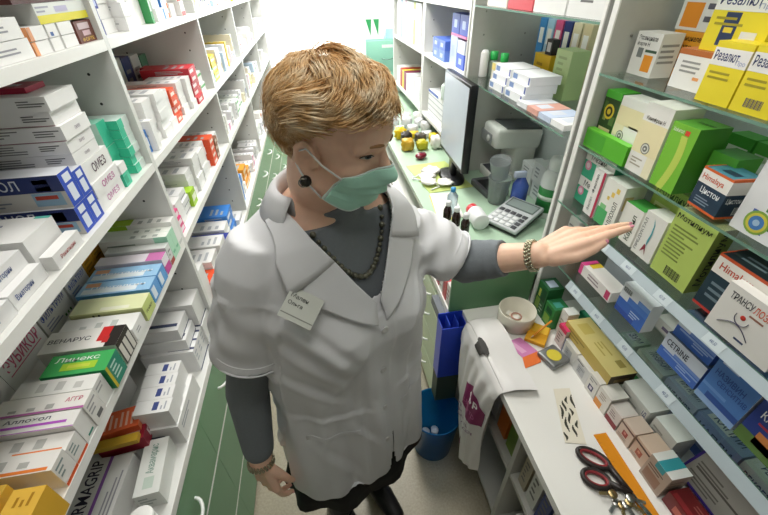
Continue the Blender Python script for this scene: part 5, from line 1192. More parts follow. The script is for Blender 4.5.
def person():
    root = empty('person', PR, 0, 'woman in white coat and green face mask reaching towards the glass shelves', 'person')
    inv = Matrix.Translation(-PR)
    def put(me, name, parent=None):
        me.transform(inv); o = link(name, me, parent or root); return o
    # ---------------- body: one continuous skin
    b = MB()
    E = lambda c, r, seg=24: b.ball((0, 0, 0), (1, 1, 1), SKIN, HM @ Matrix.Translation(c) @ Matrix.Diagonal((*r, 1)), seg)
    E((-.012, 0, .036), (.094, .074, .088)); E((.030, 0, -.025), (.066, .060, .085)); E((.055, 0, -.088), (.034, .034, .028))
    E((.052, .034, -.036), (.032, .026, .032)); E((.052, -.034, -.036), (.032, .026, .032)); E((.060, 0, .035), (.042, .056, .048))
    for sy in (1, -1):
        capsule(b, H3(.086, sy * .012, .016), H3(.068, sy * .046, .014), .011, .010, SKIN, 12)
        capsule(b, H3(-.005, sy * .055, -.06), H3(.05, sy * .028, -.092), .022, .020, SKIN, 12)
    chain(b, [H3(.090, 0, .006), H3(.104, 0, -.022), H3(.110, 0, -.034)], [.008, .010, .012], SKIN)
    chain(b, [H3(.090, .014, -.036), H3(.100, 0, -.038), H3(.090, -.014, -.036)], [.007, .009, .007], SKIN)
    chain(b, [H3(.088, .02, -.066), H3(.098, 0, -.063), H3(.088, -.02, -.066)], [.006, .008, .006], SKIN)
    for sy in (1, -1):       # ears: rim, lobe, inner plate
        ear = [(.006, .070, -.004), (.0, .078, .016), (-.012, .083, .024), (-.024, .085, .014), (-.026, .083, -.006), (-.018, .078, -.026), (-.006, .072, -.038)]
        chain(b, [H3(x, sy * y, z - .012) for x, y, z in ear], [.0042, .0045, .005, .005, .0048, .005, .0066], SKIN, 10)
        b.ball((0, 0, 0), (1, 1, 1), SKIN, HM @ Matrix.Translation((-.008, sy * .0735, -.016)) @ Matrix.Rotation(sy * -.3, 4, 'Z') @ Matrix.Diagonal((.016, .0045, .026, 1)), 16)
        capsule(b, H3(.005, sy * .068, -.028), H3(.008, sy * .070, -.016), .005, .004, SKIN, 10)
    nb = T3(0, .0, 1.44)
    chain(b, [H3(-.022, 0, -.03), H3(-.03, 0, -.095), nb], [.058, .055, .062], SKIN, 24)
    loft(b, SKIN, [1.47, 1.44, 1.40, 1.36, 1.30, 1.22, 1.14, 1.05, .95, .88, .82], .86, 40)
    chain(b, [SHR, ELR, WRR], [.052, .042, .027], SKIN, 18); chain(b, [SHL, ELL, WRL], [.052, .042, .028], SKIN, 18)
    for sy, y0 in ((-1, 0), (1, 0)):
        hip = T3(sy * .095, 0, .86); kn = T3(sy * .085, .01, .47); an = T3(sy * .085, -.03, .09)
        chain(b, [hip, kn, kn.lerp(an, .3) - FW * .015, an], [.088, .058, .056, .036], SKIN, 20)
        capsule(b, an - Vector((0, 0, .04)) - FW * .02, an - Vector((0, 0, .058)) + FW * .13, .034, .028, SKIN, 14)
    # hands
    dl = (Vector((.640, .600, 1.388)) - WRL).normalized()
    nl = Vector((-.15, .10, .97)); nl = (nl - dl * nl.dot(dl)).normalized(); sl = dl.cross(nl)
    if sl.y > 0: sl = -sl
    tl = hand(b, WRL, dl, nl, sl, [(.06, .06, .05), (.14, .1, .08), (.3, .14, .1), (.42, .2, .1)], [.02, .0, -.02, -.04], [(.90, .40, -.12), (.98, .06, .06), (1, -.04, .12)], SKIN, .195)
    dr = Vector((.05, -.13, -.97)).normalized()
    nr = Vector((-.6, -.75, .05)); nr = (nr - dr * nr.dot(dr)).normalized(); sr = dr.cross(nr)
    if sr.dot(FW) < 0: sr = -sr
    tr = hand(b, WRR, dr, nr, sr, [(.25, .40, .25), (.3, .5, .3), (.35, .55, .3), (.4, .55, .3)], [.03, .01, -.02, -.05], [(.85, .45, -.35), (.95, .15, -.35), (.9, -.05, -.5)], SKIN, .178)
    me = remeshed(b, .0031, 3, .5)
    # carve eye sockets and ear hollow
    iv = HM.inverted()
    for v in me.vertices:
        u = (v.co - TC).dot(LF)
        if v.co.z > 1.2 and (v.co - HC).length > .16 and v.co.z < 1.47 and u < .28: v.co.z -= .034 * max(0, min(1, (u - .06) / .12)) * max(0, min(1, (.30 - u) / .10)) * min(1, (v.co.z - 1.2) / .15)
    for v in me.vertices:
        p = iv @ v.co
        if p.length < .2:
            for sy in (1, -1):
                dd = ((p.x - .088) / .03) ** 2 + ((p.y - sy * .032) / .018) ** 2 + ((p.z - .000) / .011) ** 2
                p.x -= .005 * math.exp(-dd)
                dd = ((p.x + .004) / .009) ** 2 + ((p.y - sy * .078) / .016) ** 2 + ((p.z + .016) / .011) ** 2
                p.y -= sy * .007 * math.exp(-dd)
            v.co = HM @ p
    setmat(me, SKIN)
    bv = BVHTree.FromPolygons([v.co.copy() for v in me.vertices], [tuple(p.vertices) for p in me.polygons])
    body = put(me, 'body')
    # nails
    nm = mat('d88aa0', .2, var=.03, coat=.4)
    for (tp, td), nn, kk in [(x, nl, .0062) for x in tl[:4]] + [(tl[4], (sl * .75 + nl * .65).normalized(), .0075)] + [(x, nr, .0058) for x in tr]:
        nn = (nn - td * nn.dot(td)).normalized(); sd = td.cross(nn)
        b = MB(); Mx = Matrix(((td.x, sd.x, nn.x, 0), (td.y, sd.y, nn.y, 0), (td.z, sd.z, nn.z, 0), (0, 0, 0, 1))); Mx.translation = tp + nn * kk * .62 - PR
        b.ball((.001, 0, 0), (.0078, .0052, .0022), nm, Mx, 12); b.build('fingernail', body)
    # ---------------- eyes and brows
    for sy in (-1, 1):
        def onf(y, z, off):
            q = H3(.2, y * 1.7, z); c0 = H3(0, y * .55, z); h = bv.ray_cast(q, (c0 - q).normalized())
            return (h[0] + h[1] * off - PR) if h[0] else (H3(.08, y, z) - PR)
        zc = -.001
        top = lambda t: zc + .0046 * max(0, 1 - t * t) ** .75
        bot = lambda t: zc - .0034 * max(0, 1 - t * t)
        yy = lambda t: sy * (.0310 + .0130 * t)
        b = MB(); n = 16; vs = []; fs = []
        for k in range(n + 1):
            t = -1 + 2 * k / n
            for q in range(5): vs.append(onf(yy(t), bot(t) + (top(t) - bot(t)) * q / 4, .0012))
        for k in range(n):
            for q in range(4): a = k * 5 + q; fs.append((a, a + 5, a + 6, a + 1) if sy < 0 else (a, a + 1, a + 6, a + 5))
        b.add(vs, fs, mat('cfc2ba', .2, var=.02), True); eye = b.build('eye', body)
        for R, nm_, cc, of in ((.0058, 'iris', '4f5a5c', .0017), (.0028, 'pupil', '0c0c0c', .0021)):
            b = MB(); pts = []
            for k in range(20):
                a = 2 * PI * k / 20; y_ = .0285 + R * math.cos(a); t = (y_ - .0310) / .0130
                pts.append(onf(sy * y_, max(bot(t), min(top(t), zc + .0008 + R * math.sin(a))), of))
            c_ = sum(pts, Vector()) / 20
            b.add([c_] + pts, [(0, 1 + k, 1 + (k + 1) % 20) for k in range(20)], mat(cc, .12, var=.02)); b.build(nm_, eye)
        b = MB()
        b.tube([onf(yy(-1 + k / 6), top(-1 + k / 6) + .0003, .0016) for k in range(13)], [.0005 + .0008 * math.sin(PI * k / 12) for k in range(13)], mat('3a2c26', .6), 6)
        b.tube([onf(yy((-1 + k / 6) * 1.08), top(-1 + k / 6) + .0034, .0004) for k in range(13)], [.0006 + .0014 * math.sin(PI * k / 12) for k in range(13)], SKIN, 6)
        b.tube([onf(yy(-1 + k / 6), bot(-1 + k / 6) - .0008, .0006) for k in range(13)], [.0004 + .0008 * math.sin(PI * k / 12) for k in range(13)], SKIN, 6); b.build('eyelid', body)
        b = MB()
        pts = []
        for k in range(9):
            t = k / 8; q = H3(.2, sy * (.014 + .040 * t), .021 + .007 * math.sin(PI * t * .8)); c0 = H3(0, sy * (.010 + .02 * t), .02)
            h = bv.ray_cast(q, (c0 - q).normalized())
            if h[0]: pts.append(h[0] + h[1] * .0005 - PR)
        if len(pts) > 3: b.tube(pts, [.0014 + .0016 * math.sin(PI * (k + .5) / len(pts)) for k in range(len(pts))], mat('a87e58', .8, var=.2, scale=300), 6); b.build('eyebrow', body)
    # ---------------- face mask
    msk = mat('b2e6d2', .7, var=.05, scale=80, bump=.2, bscale=500); edge = mat('dcefe8', .7, var=.03)
    NA, NZ = 44, 30
    G = []
    for j in range(NZ + 1):
        t = j / NZ
        row = []
        for i in range(NA + 1):
            s_ = -1 + 2 * i / NA
            ang = s_ * math.radians(57 + 28 * t)
            ztop = -.012 - .022 * abs(s_) ** 1.3; zbot = -.124 + .036 * abs(s_) ** 1.5
            z = ztop + (zbot - ztop) * t
            o = H3(.012, 0, z); q = H3(.012 + .3 * math.cos(ang), .3 * math.sin(ang), z)
            h = bv.ray_cast(q, (o - q).normalized())
            r = .05
            if h[0]: r = max(.03, (iv @ h[0] - Vector((.012, 0, z))).length)
            row.append([ang, z, r + .0055])
        G.append(row)
    for it in range(26):
        for j in range(NZ + 1):
            for i in range(NA + 1):
                c = G[j][i]; nb_ = [G[a][k][2] for a, k in ((j - 1, i), (j + 1, i), (j, i - 1), (j, i + 1)) if 0 <= a <= NZ and 0 <= k <= NA]
                av = sum(nb_) / len(nb_)
                if av > c[2]: c[2] = c[2] + (av - c[2]) * .6
    def mp(i, j, off=0):
        a, z, r = G[j][i]
        t = j / NZ
        pl = 0
        for c in (.33, .52, .71): pl += .0022 * math.exp(-((t - c) / .03) ** 2) - .0012 * math.exp(-((t - c - .05) / .02) ** 2)
        tent = .003 * math.exp(-(a / .55) ** 2) * math.sin(PI * min(1, t * 1.05 + .02))
        r += pl * (1 - abs(i / NA * 2 - 1) ** 4) + off + tent
        return H3(.012 + r * math.cos(a), r * math.sin(a), z) - PR
    b = MB(); vs = [mp(i, j) for j in range(NZ + 1) for i in range(NA + 1)]; fs = []; fe = []
    for j in range(NZ):
        for i in range(NA):
            a = j * (NA + 1) + i; f = (a, a + NA + 1, a + NA + 2, a + 1)
            (fe if (j == 0 or j == NZ - 1 or i == 0 or i == NA - 1) else fs).append(f)
    b.add(vs, fs, msk, True); b.add(vs, fe, edge, True)
    mo = b.build('face_mask', root); sm = mo.modifiers.new('s', 'SOLIDIFY'); sm.thickness = .0012; sm.offset = -1
    for sy, i in ((-1, 0), (1, NA)):
        b = MB(); e0 = H3(-.006, sy * .083, .004) - PR; e1 = H3(-.016, sy * .084, -.04) - PR
        b.tube([mp(i, 1, .001), mp(i, 1).lerp(e0, .5) + HL * sy * .006, e0, H3(-.027, sy * .084, -.008) - PR, H3(-.024, sy * .084, -.028) - PR, e1, e1.lerp(mp(i, NZ - 1), .5) + HL * sy * .004, mp(i, NZ - 1, .001)], .0016, mat('f2f2f0', .6), 6); b.build('ear_loop', mo)
    # earring
    b = MB(); b.ball(H3(-.006, -.082, -.056) - PR, .0095, mat('33322f', .25, metal=.4, var=.2, scale=200), None, 18); b.tube([H3(-.006, -.090, -.056) - PR + Vector((.0065 * math.cos(a), 0, .0065 * math.sin(a))) for a in [2 * PI * k / 16 for k in range(16)]], .0012, mat('8a8478', .3, metal=.8), 6, closed=True); b.build('earring', root)
    # ---------------- hair
    hair(root, bv)
    # ---------------- grey turtleneck
    b = MB(); loft(b, GREYK, [1.43, 1.40, 1.36, 1.30, 1.22, 1.14, 1.05], .90, 48)
    nk = H3(-.03, 0, -.095).lerp(nb, .40); b.tube([nk, nk.lerp(nb, .4), nb, nb - Vector((0, 0, .05))], [.0625, .066, .074, .084], GREYK, 28)
    chain(b, [SHR, ELR, WRR.lerp(ELR, .24)], [.044, .050, .038], GREYK, 20)
    cuff = ELL.lerp(WRL, .58)
    capsule(b, SHL, ELL, .058, .050, GREYK, 20); 
    b.tube([ELL - (WRL - ELL) * .1] + [ELL.lerp(cuff, k / 8) for k in range(9)], [.044] + [.0535 - .0115 * k / 8 + .0012 * math.sin(k * 2.4) for k in range(9)], GREYK, 22)
    me = remeshed(b, .004, 2, .4)
    for v in me.vertices:
        u = (v.co - TC).dot(LF)
        if v.co.z > 1.2: v.co.z -= .034 * max(0, min(1, (u - .06) / .12)) * max(0, min(1, (.30 - u) / .10)) * min(1, (v.co.z - 1.2) / .15)
    setmat(me, GREYK); put(me, 'turtleneck')
    # ---------------- white coat
    b = MB(); loft(b, COATM, [1.475, 1.46, 1.44, 1.42, 1.40, 1.37, 1.34, 1.30, 1.26, 1.22, 1.18, 1.14, 1.10, 1.05, 1.0, .95, .9, .85, .8, .75, .7, .65, .62, .608], 1.0, 96)
    def sleeve(sh, el, f0, f1, r0, r1):
        ax = el - sh
        pts = [sh - ax * .16, sh] + [sh + ax * (f1 * k / 8) for k in range(1, 9)]
        rs = [r0 * .7, r0] + [r0 + (r1 - r0) * k / 8 for k in range(1, 9)]
        b.tube(pts, rs, COATM, 32)
    sleeve(SHR - Vector((0, 0, .012)), ELR, 0, .60, .072, .083); sleeve(SHL - Vector((0, 0, .012)), ELL, 0, .86, .074, .068)
    me = remeshed(b, .0055, 5, .5)
    bm = bmesh.new(); bm.from_mesh(me); bm.normal_update()
    rr = random.Random(3)
    vr, vl = ELR - SHR, ELL - SHL
    for v in bm.verts:
        p = v.co; q = p - TC; u = q.dot(LF); f = q.dot(FW); z = p.z
        d = 0
        # along-sleeve folds
        tR = (p - SHR).dot(vr) / vr.length_squared; dR = (p - SHR - vr * tR).length
        tL = (p - SHL).dot(vl) / vl.length_squared; dL = (p - SHL - vl * tL).length
        onR = u < -.16 and dR < .1 and tR > .15; onL = u > .16 and dL < .1 and tL > .15
        if onR or onL:
            t = tR if onR else tL; ax = vr if onR else vl; sh = SHR if onR else SHL
            rad = (p - sh - ax * t).normalized(); ph = math.atan2(rad.z, rad.dot(FW))
            d += .004 * math.sin(10 * t + 2.2 * ph) + .0028 * math.sin(19 * t - 3 * ph + 1) + .002 * math.sin(31 * t + 4 * ph)
        else:
            w = max(0, min(1, (1.22 - z) / .25))
            th = math.atan2(u, f)
            d += w * (.0065 * math.sin(6.3 * th + 1.1 + 1.6 * z) + .005 * math.sin(11 * th - 3 * z) + .003 * math.sin(9 * z + 3 * th) + .003 * math.sin(17 * th + 4 * z + math.sin(7 * z)))
            d += .003 * math.sin(26 * z + 5 * u * 8) * math.exp(-((z - 1.04) / .09) ** 2)
            d += .005 * math.sin(40 * (u * .8 + z)) * math.exp(-((abs(u) - .15) / .05) ** 2 - ((z - 1.27) / .08) ** 2)
            if f > -.02:
                for (u0, z0, u1, z1, am, wd) in CREASE:
                    du, dz = u1 - u0, z1 - z0; tt = ((u - u0) * du + (z - z0) * dz) / (du * du + dz * dz)
                    if -.15 < tt < 1.15:
                        ln = math.hypot(du, dz); sd = ((u - u0) * dz - (z - z0) * du) / ln
                        env = math.sin(PI * max(0, min(1, (tt + .15) / 1.3)))
                        d += am * env * (math.exp(-((sd - wd * 1.3) / wd) ** 2) - math.exp(-(sd / wd) ** 2))
            if f > 0: d += .004 * (1 / (1 + math.exp(max(-40, min(40, (u - .032) / .0012))))) * (u > -.03) * min(1, (u + .03) / .03) * (z < 1.25)     # front edge of the placket
        v.co = p + v.normal * d
        if z > 1.2: v.co.z -= .026 * max(0, min(1, (u - .06) / .12)) * max(0, min(1, (.30 - u) / .10)) * min(1, (z - 1.2) / .15)
    # open the neck: remove the V
    dele = []
    for fc in bm.faces:
        c = fc.calc_center_median(); q = c - TC; u = q.dot(LF); f = q.dot(FW)
        if c.z > 1.285 and f > -.015 and abs(u) < .017 + (c.z - 1.285) * .60: dele.append(fc)
        elif c.z > 1.462 and abs(u) < .12: dele.append(fc)
        elif c.z < .6115 and fc.normal.z < -.8: dele.append(fc)
        elif c.z < .80 and f > 0 and abs(u - .03) < .003 + max(0, (.70 - c.z)) * .12: dele.append(fc)
    bmesh.ops.delete(bm, geom=dele, context='FACES')
    bm.to_mesh(me); bm.free()
    for p in me.polygons: p.use_smooth = True
    setmat(me, COATM)
    cb = BVHTree.FromPolygons([v.co.copy() for v in me.vertices], [tuple(p.vertices) for p in me.polygons])
    coat = put(me, 'white_coat'); s = coat.modifiers.new('s', 'SOLIDIFY'); s.thickness = .002; s.offset = -1
    def onto(u, z, off=.004):
        f = front(u, z) + .004
        h = cb.ray_cast(T3(u, .5, z), -FW, .45)
        if h[0]:
            ff = (h[0] - TC).dot(FW)
            if abs(ff - f) < .03: f = ff
        return T3(u, f + off, z)
    # lapels and collar: strips from the neck to the first button, on both sides
    def patch(rows, name, off=(.006, .006), m=COATM, par=coat, smooth=2):
        """rows of (u,z[,extra]) laid on the coat front"""
        n = 16; vs = []; fs = []
        for r, row in enumerate(rows):
            for k in range(n + 1):
                t = k / n; a, c = row[0], row[1]
                u = a[0] + (c[0] - a[0]) * t; z = a[1] + (c[1] - a[1]) * t
                o = a[2] + (c[2] - a[2]) * t
                vs.append(T3(u, front(u, z) + .006 + o, z) - PR)
        R = len(rows)
        for r in range(R - 1):
            for k in range(n):
                a = r * (n + 1) + k; fs.append((a, a + 1, a + n + 2, a + n + 1))
        b = MB(); b.add(vs, fs, m, True); o = b.build(name, par); s = o.modifiers.new('s', 'SOLIDIFY'); s.thickness = .003; s.offset = 1
        return o
    def interp(pl, n):
        out = []
        for k in range(n + 1):
            t = k / n * (len(pl) - 1); i = min(int(t), len(pl) - 2); w = t - i
            out.append(tuple(pl[i][j] + (pl[i + 1][j] - pl[i][j]) * w for j in range(3)))
        return out
    for sg in (-1, 1):
        inn = [(sg * .100, 1.462, .012), (sg * .088, 1.43, .010), (sg * .062, 1.385, .007), (sg * .036, 1.335, .006), (sg * .006 + .002, 1.282, .005)]
        outc = [(sg * .135, 1.440, .006), (sg * .150, 1.405, .005), (sg * .158, 1.36, .005)]
        a = interp(inn[:3], 8); c = interp([(sg * .132, 1.446, .004), (sg * .152, 1.40, .004), (sg * .150, 1.345, .004)], 8)
        patch(list(zip(a, c)), 'collar', m=COATM)
        a = interp(inn[1:], 12); c = interp([(sg * .098, 1.385, .001), (sg * .128, 1.345, .001), (sg * .108, 1.31, .001), (sg * .06, 1.27, .001), (sg * .012, 1.235, .001)], 12)
        patch(list(zip(a, c)), 'lapel', m=COATM)
    # collar standing round the back of the neck
    b = MB(); vs = []; fs = []; N = 36
    for k in range(N + 1):
        th = PI * .36 + (2 * PI - PI * .72) * k / N
        sn, cs = math.sin(th), math.cos(th)
        for r, (sc, z) in enumerate(((1.0, 1.452), (.98, 1.482), (1.0, 1.492), (1.12, 1.48), (1.34, 1.447))):
            u = .098 * sc * sn; f = (.07 if cs > 0 else .085) * sc * cs
            vs.append(T3(u, f + .005, z - .012 * max(0, cs) - .02 * max(0, abs(sn) - .75)) - PR)
    for k in range(N):
        for r in range(4): a = k * 5 + r; fs.append((a, a + 5, a + 6, a + 1))
    b.add(vs, fs, COATM, True); o = b.build('collar_back', coat); s = o.modifiers.new('s', 'SOLIDIFY'); s.thickness = .0025
    # buttons, pockets, seams
    bt = mat('d6d6d6', .3, var=.03)
    for z in (1.215, 1.08, .935, .80):
        p = onto(.004, z, .0015); b = MB(); Mx = Matrix.Translation(p - PR) @ FW.to_track_quat('Z', 'Y').to_matrix().to_4x4()
        b.lathe([(0, .0), (.0075, .0), (.009, .0012), (.008, .0028), (.005, .0022), (0, .0022)], bt, 18, Mx); b.build('button', coat)
    def strip(pl, w, name, off=.0015):
        vs = []; fs = []
        for k, (u, z) in enumerate(pl):
            for t in (-1, 1): vs.append(onto(u + (w * t if isinstance(w, float) else w[0] * t), z + (0 if isinstance(w, float) else w[1] * t), off) - PR)
        for k in range(len(pl) - 1): a = 2 * k; fs.append((a, a + 1, a + 3, a + 2))
        b = MB(); b.add(vs, fs, COATM, True); o = b.build(name, coat); s = o.modifiers.new('s', 'SOLIDIFY'); s.thickness = .0018; s.offset = 1
    for sg in (-1, 1):
        n = 10; vs = []; fs = []
        for j in range(n + 1):
            for i in range(n + 1):
                u = sg * (.065 + .115 * i / n); z = .90 - .016 * j / n + .012 * i / n
                vs.append(onto(u, z, .0016) - PR)
        for j in range(n):
            for i in range(n): a = j * (n + 1) + i; fs.append((a, a + 1, a + n + 2, a + n + 1))
        b = MB(); b.add(vs, fs, COATM, True); o = b.build('pocket', coat); s = o.modifiers.new('s', 'SOLIDIFY'); s.thickness = .001; s.offset = 0
    # sleeve hems
    for sh, el, f, r in ((SHR - Vector((0, 0, .012)), ELR, .60, .0815), (SHL - Vector((0, 0, .014)), ELL, .86, .0655)):
        c = sh + (el - sh) * f; ax = (el - sh).normalized(); b = MB()
        x = ax.orthogonal().normalized(); y = ax.cross(x)
        b.tube([c - ax * .003 + (x * math.cos(a) + y * math.sin(a)) * r - PR for a in [2 * PI * k / 40 for k in range(40)]], .0022, COATM, 6, closed=True)
        b.tube([c - ax * .028 + (x * math.cos(a) + y * math.sin(a)) * (r + .0005) - PR for a in [2 * PI * k / 40 for k in range(40)]], .0009, COATM, 5, closed=True); b.build('sleeve_hem', coat)
    # name badge
    b = MB(); c = T3(-.136, front(-.136, 1.332) + .020, 1.332)
    X = (onto(-.11, 1.335, .0) - onto(-.15, 1.335, .0)).normalized(); Nn = (FW * .8 + Vector((-.1, 0, .62))).normalized(); X = (X - Nn * X.dot(Nn)).normalized(); Y = Nn.cross(X)
    if Nn.dot(FW) < 0: Nn = -Nn
    a_ = .62; X, Y = X * math.cos(a_) - Y * math.sin(a_), X * math.sin(a_) + Y * math.cos(a_)
    Mx = Matrix(((X.x, Y.x, Nn.x, 0), (X.y, Y.y, Nn.y, 0), (X.z, Y.z, Nn.z, 0), (0, 0, 0, 1))); Mx.translation = c - PR
    b.box((-.031, -.034, -.001), (.031, .022, .001), mat('c9ccc4', .3, var=.03), Mx); b.box((-.030, -.026, .001), (.030, -.024, .0013), mat('8a8c86', .4), Mx)
    O = Mx @ Vector((-.034, -.022, .001)); U = X * .068; V = Y * .044
    ink = mat('5a5c58', .5)
    b.text('Мален', O, U, V, Nn, (.12, .58, .6, .76), ink); b.text('Ольга', O, U, V, Nn, (.12, .30, .52, .46), ink); b.build('name_badge', coat)
    # ---------------- bead necklace
    b = MB(); dk = mat('6b6a5c', .3, metal=.5, var=.25, scale=200)
    tb = BVHTree.FromPolygons([v.co.copy() for v in bpy.data.objects['turtleneck'].data.vertices], [tuple(p.vertices) for p in bpy.data.objects['turtleneck'].data.polygons])
    for k in range(31):
        t = k / 30; u = -.082 + .160 * t; z = 1.325 + .115 * abs(2 * t - 1) ** 1.9
        h = tb.ray_cast(T3(u, .5, z) - PR, -FW)
        if h[0]: b.ball(h[0] + FW * .004, (.0062 if k % 2 else .0045), dk, None, 10)
    b.build('bead_necklace', root)
    # ---------------- bracelets
    def brace(p, q, r, m, name, n=22, t0=.88):
        c = p.lerp(q, t0); ax = (q - p).normalized(); x = ax.orthogonal().normalized(); y = ax.cross(x); b = MB()
        for k in range(n):
            a = 2 * PI * k / n
            for s_ in (-1, 1): b.ball(c + ax * .0045 * s_ + (x * math.cos(a + s_ * .07) + y * math.sin(a + s_ * .07)) * r - PR, .0038, m, None, 8)
            b.ball(c + (x * math.cos(a + .14) + y * math.sin(a + .14)) * (r + .001) - PR, .0026, m, None, 8)
        b.build(name, root)
    brace(ELL, WRL, .0315, mat('b8b49c', .25, metal=.8, var=.2, scale=200), 'bracelet', 24, .93)
    brace(ELR, WRR, .0305, mat('a8a088', .3, metal=.8, var=.2, scale=200), 'bracelet', 22, .97)
    # ring
    # ---------------- skirt, tights, shoes
    b = MB(); blk = mat('17181b', .8, var=.1)
    vs = []; fs = []; n = 60
    for j, z in enumerate((.80, .70, .62, .56, .51)):
        for k in range(n):
            th = 2 * PI * k / n; fl = .012 * math.sin(9 * th) * j / 4
            vs.append(T3((.195 + .012 * j + fl) * math.sin(th), (.125 + .008 * j + fl) * math.cos(th), z) - PR)
    for j in range(4):
        for k in range(n): k2 = (k + 1) % n; fs.append((j * n + k, (j + 1) * n + k, (j + 1) * n + k2, j * n + k2))
    b.add(vs, fs, blk, True); o = b.build('skirt', root); s = o.modifiers.new('s', 'SOLIDIFY'); s.thickness = .003
    tg = mat('2f3236', .75, var=.1, scale=100)
    for sy in (-1, 1):
        kn = T3(sy * .085, .01, .47); an = T3(sy * .085, -.03, .09)
        b = MB(); chain(b, [T3(sy * .092, 0, .74), kn, kn.lerp(an, .3) - FW * .015, an], [.082, .062, .06, .04], tg, 20); me = remeshed(b, .005, 2); setmat(me, tg); put(me, 'stocking')
        b = MB(); sh = mat('1b1b1d', .3, var=.05)
        capsule(b, an - Vector((0, 0, .035)) - FW * .022, an - Vector((0, 0, .040)) + FW * .06, .042, .040, sh, 18); capsule(b, an - Vector((0, 0, .04)) + FW * .05, an - Vector((0, 0, .056)) + FW * .135, .042, .033, sh, 18)
        b.box((-.035, -.06, 0), (.035, -.02, .05), sh, Matrix.Translation(Vector((an.x, an.y, .001))) @ Matrix.Rotation(PH, 4, 'Z') @ Matrix.Translation((0, .045 + .045, 0)))
        me = remeshed(b, .004, 2)
        for v in me.vertices: v.co.z = max(v.co.z, .001)
        setmat(me, sh); put(me, 'shoe')
    b = MB(); t0, td = tr[2]
    return root

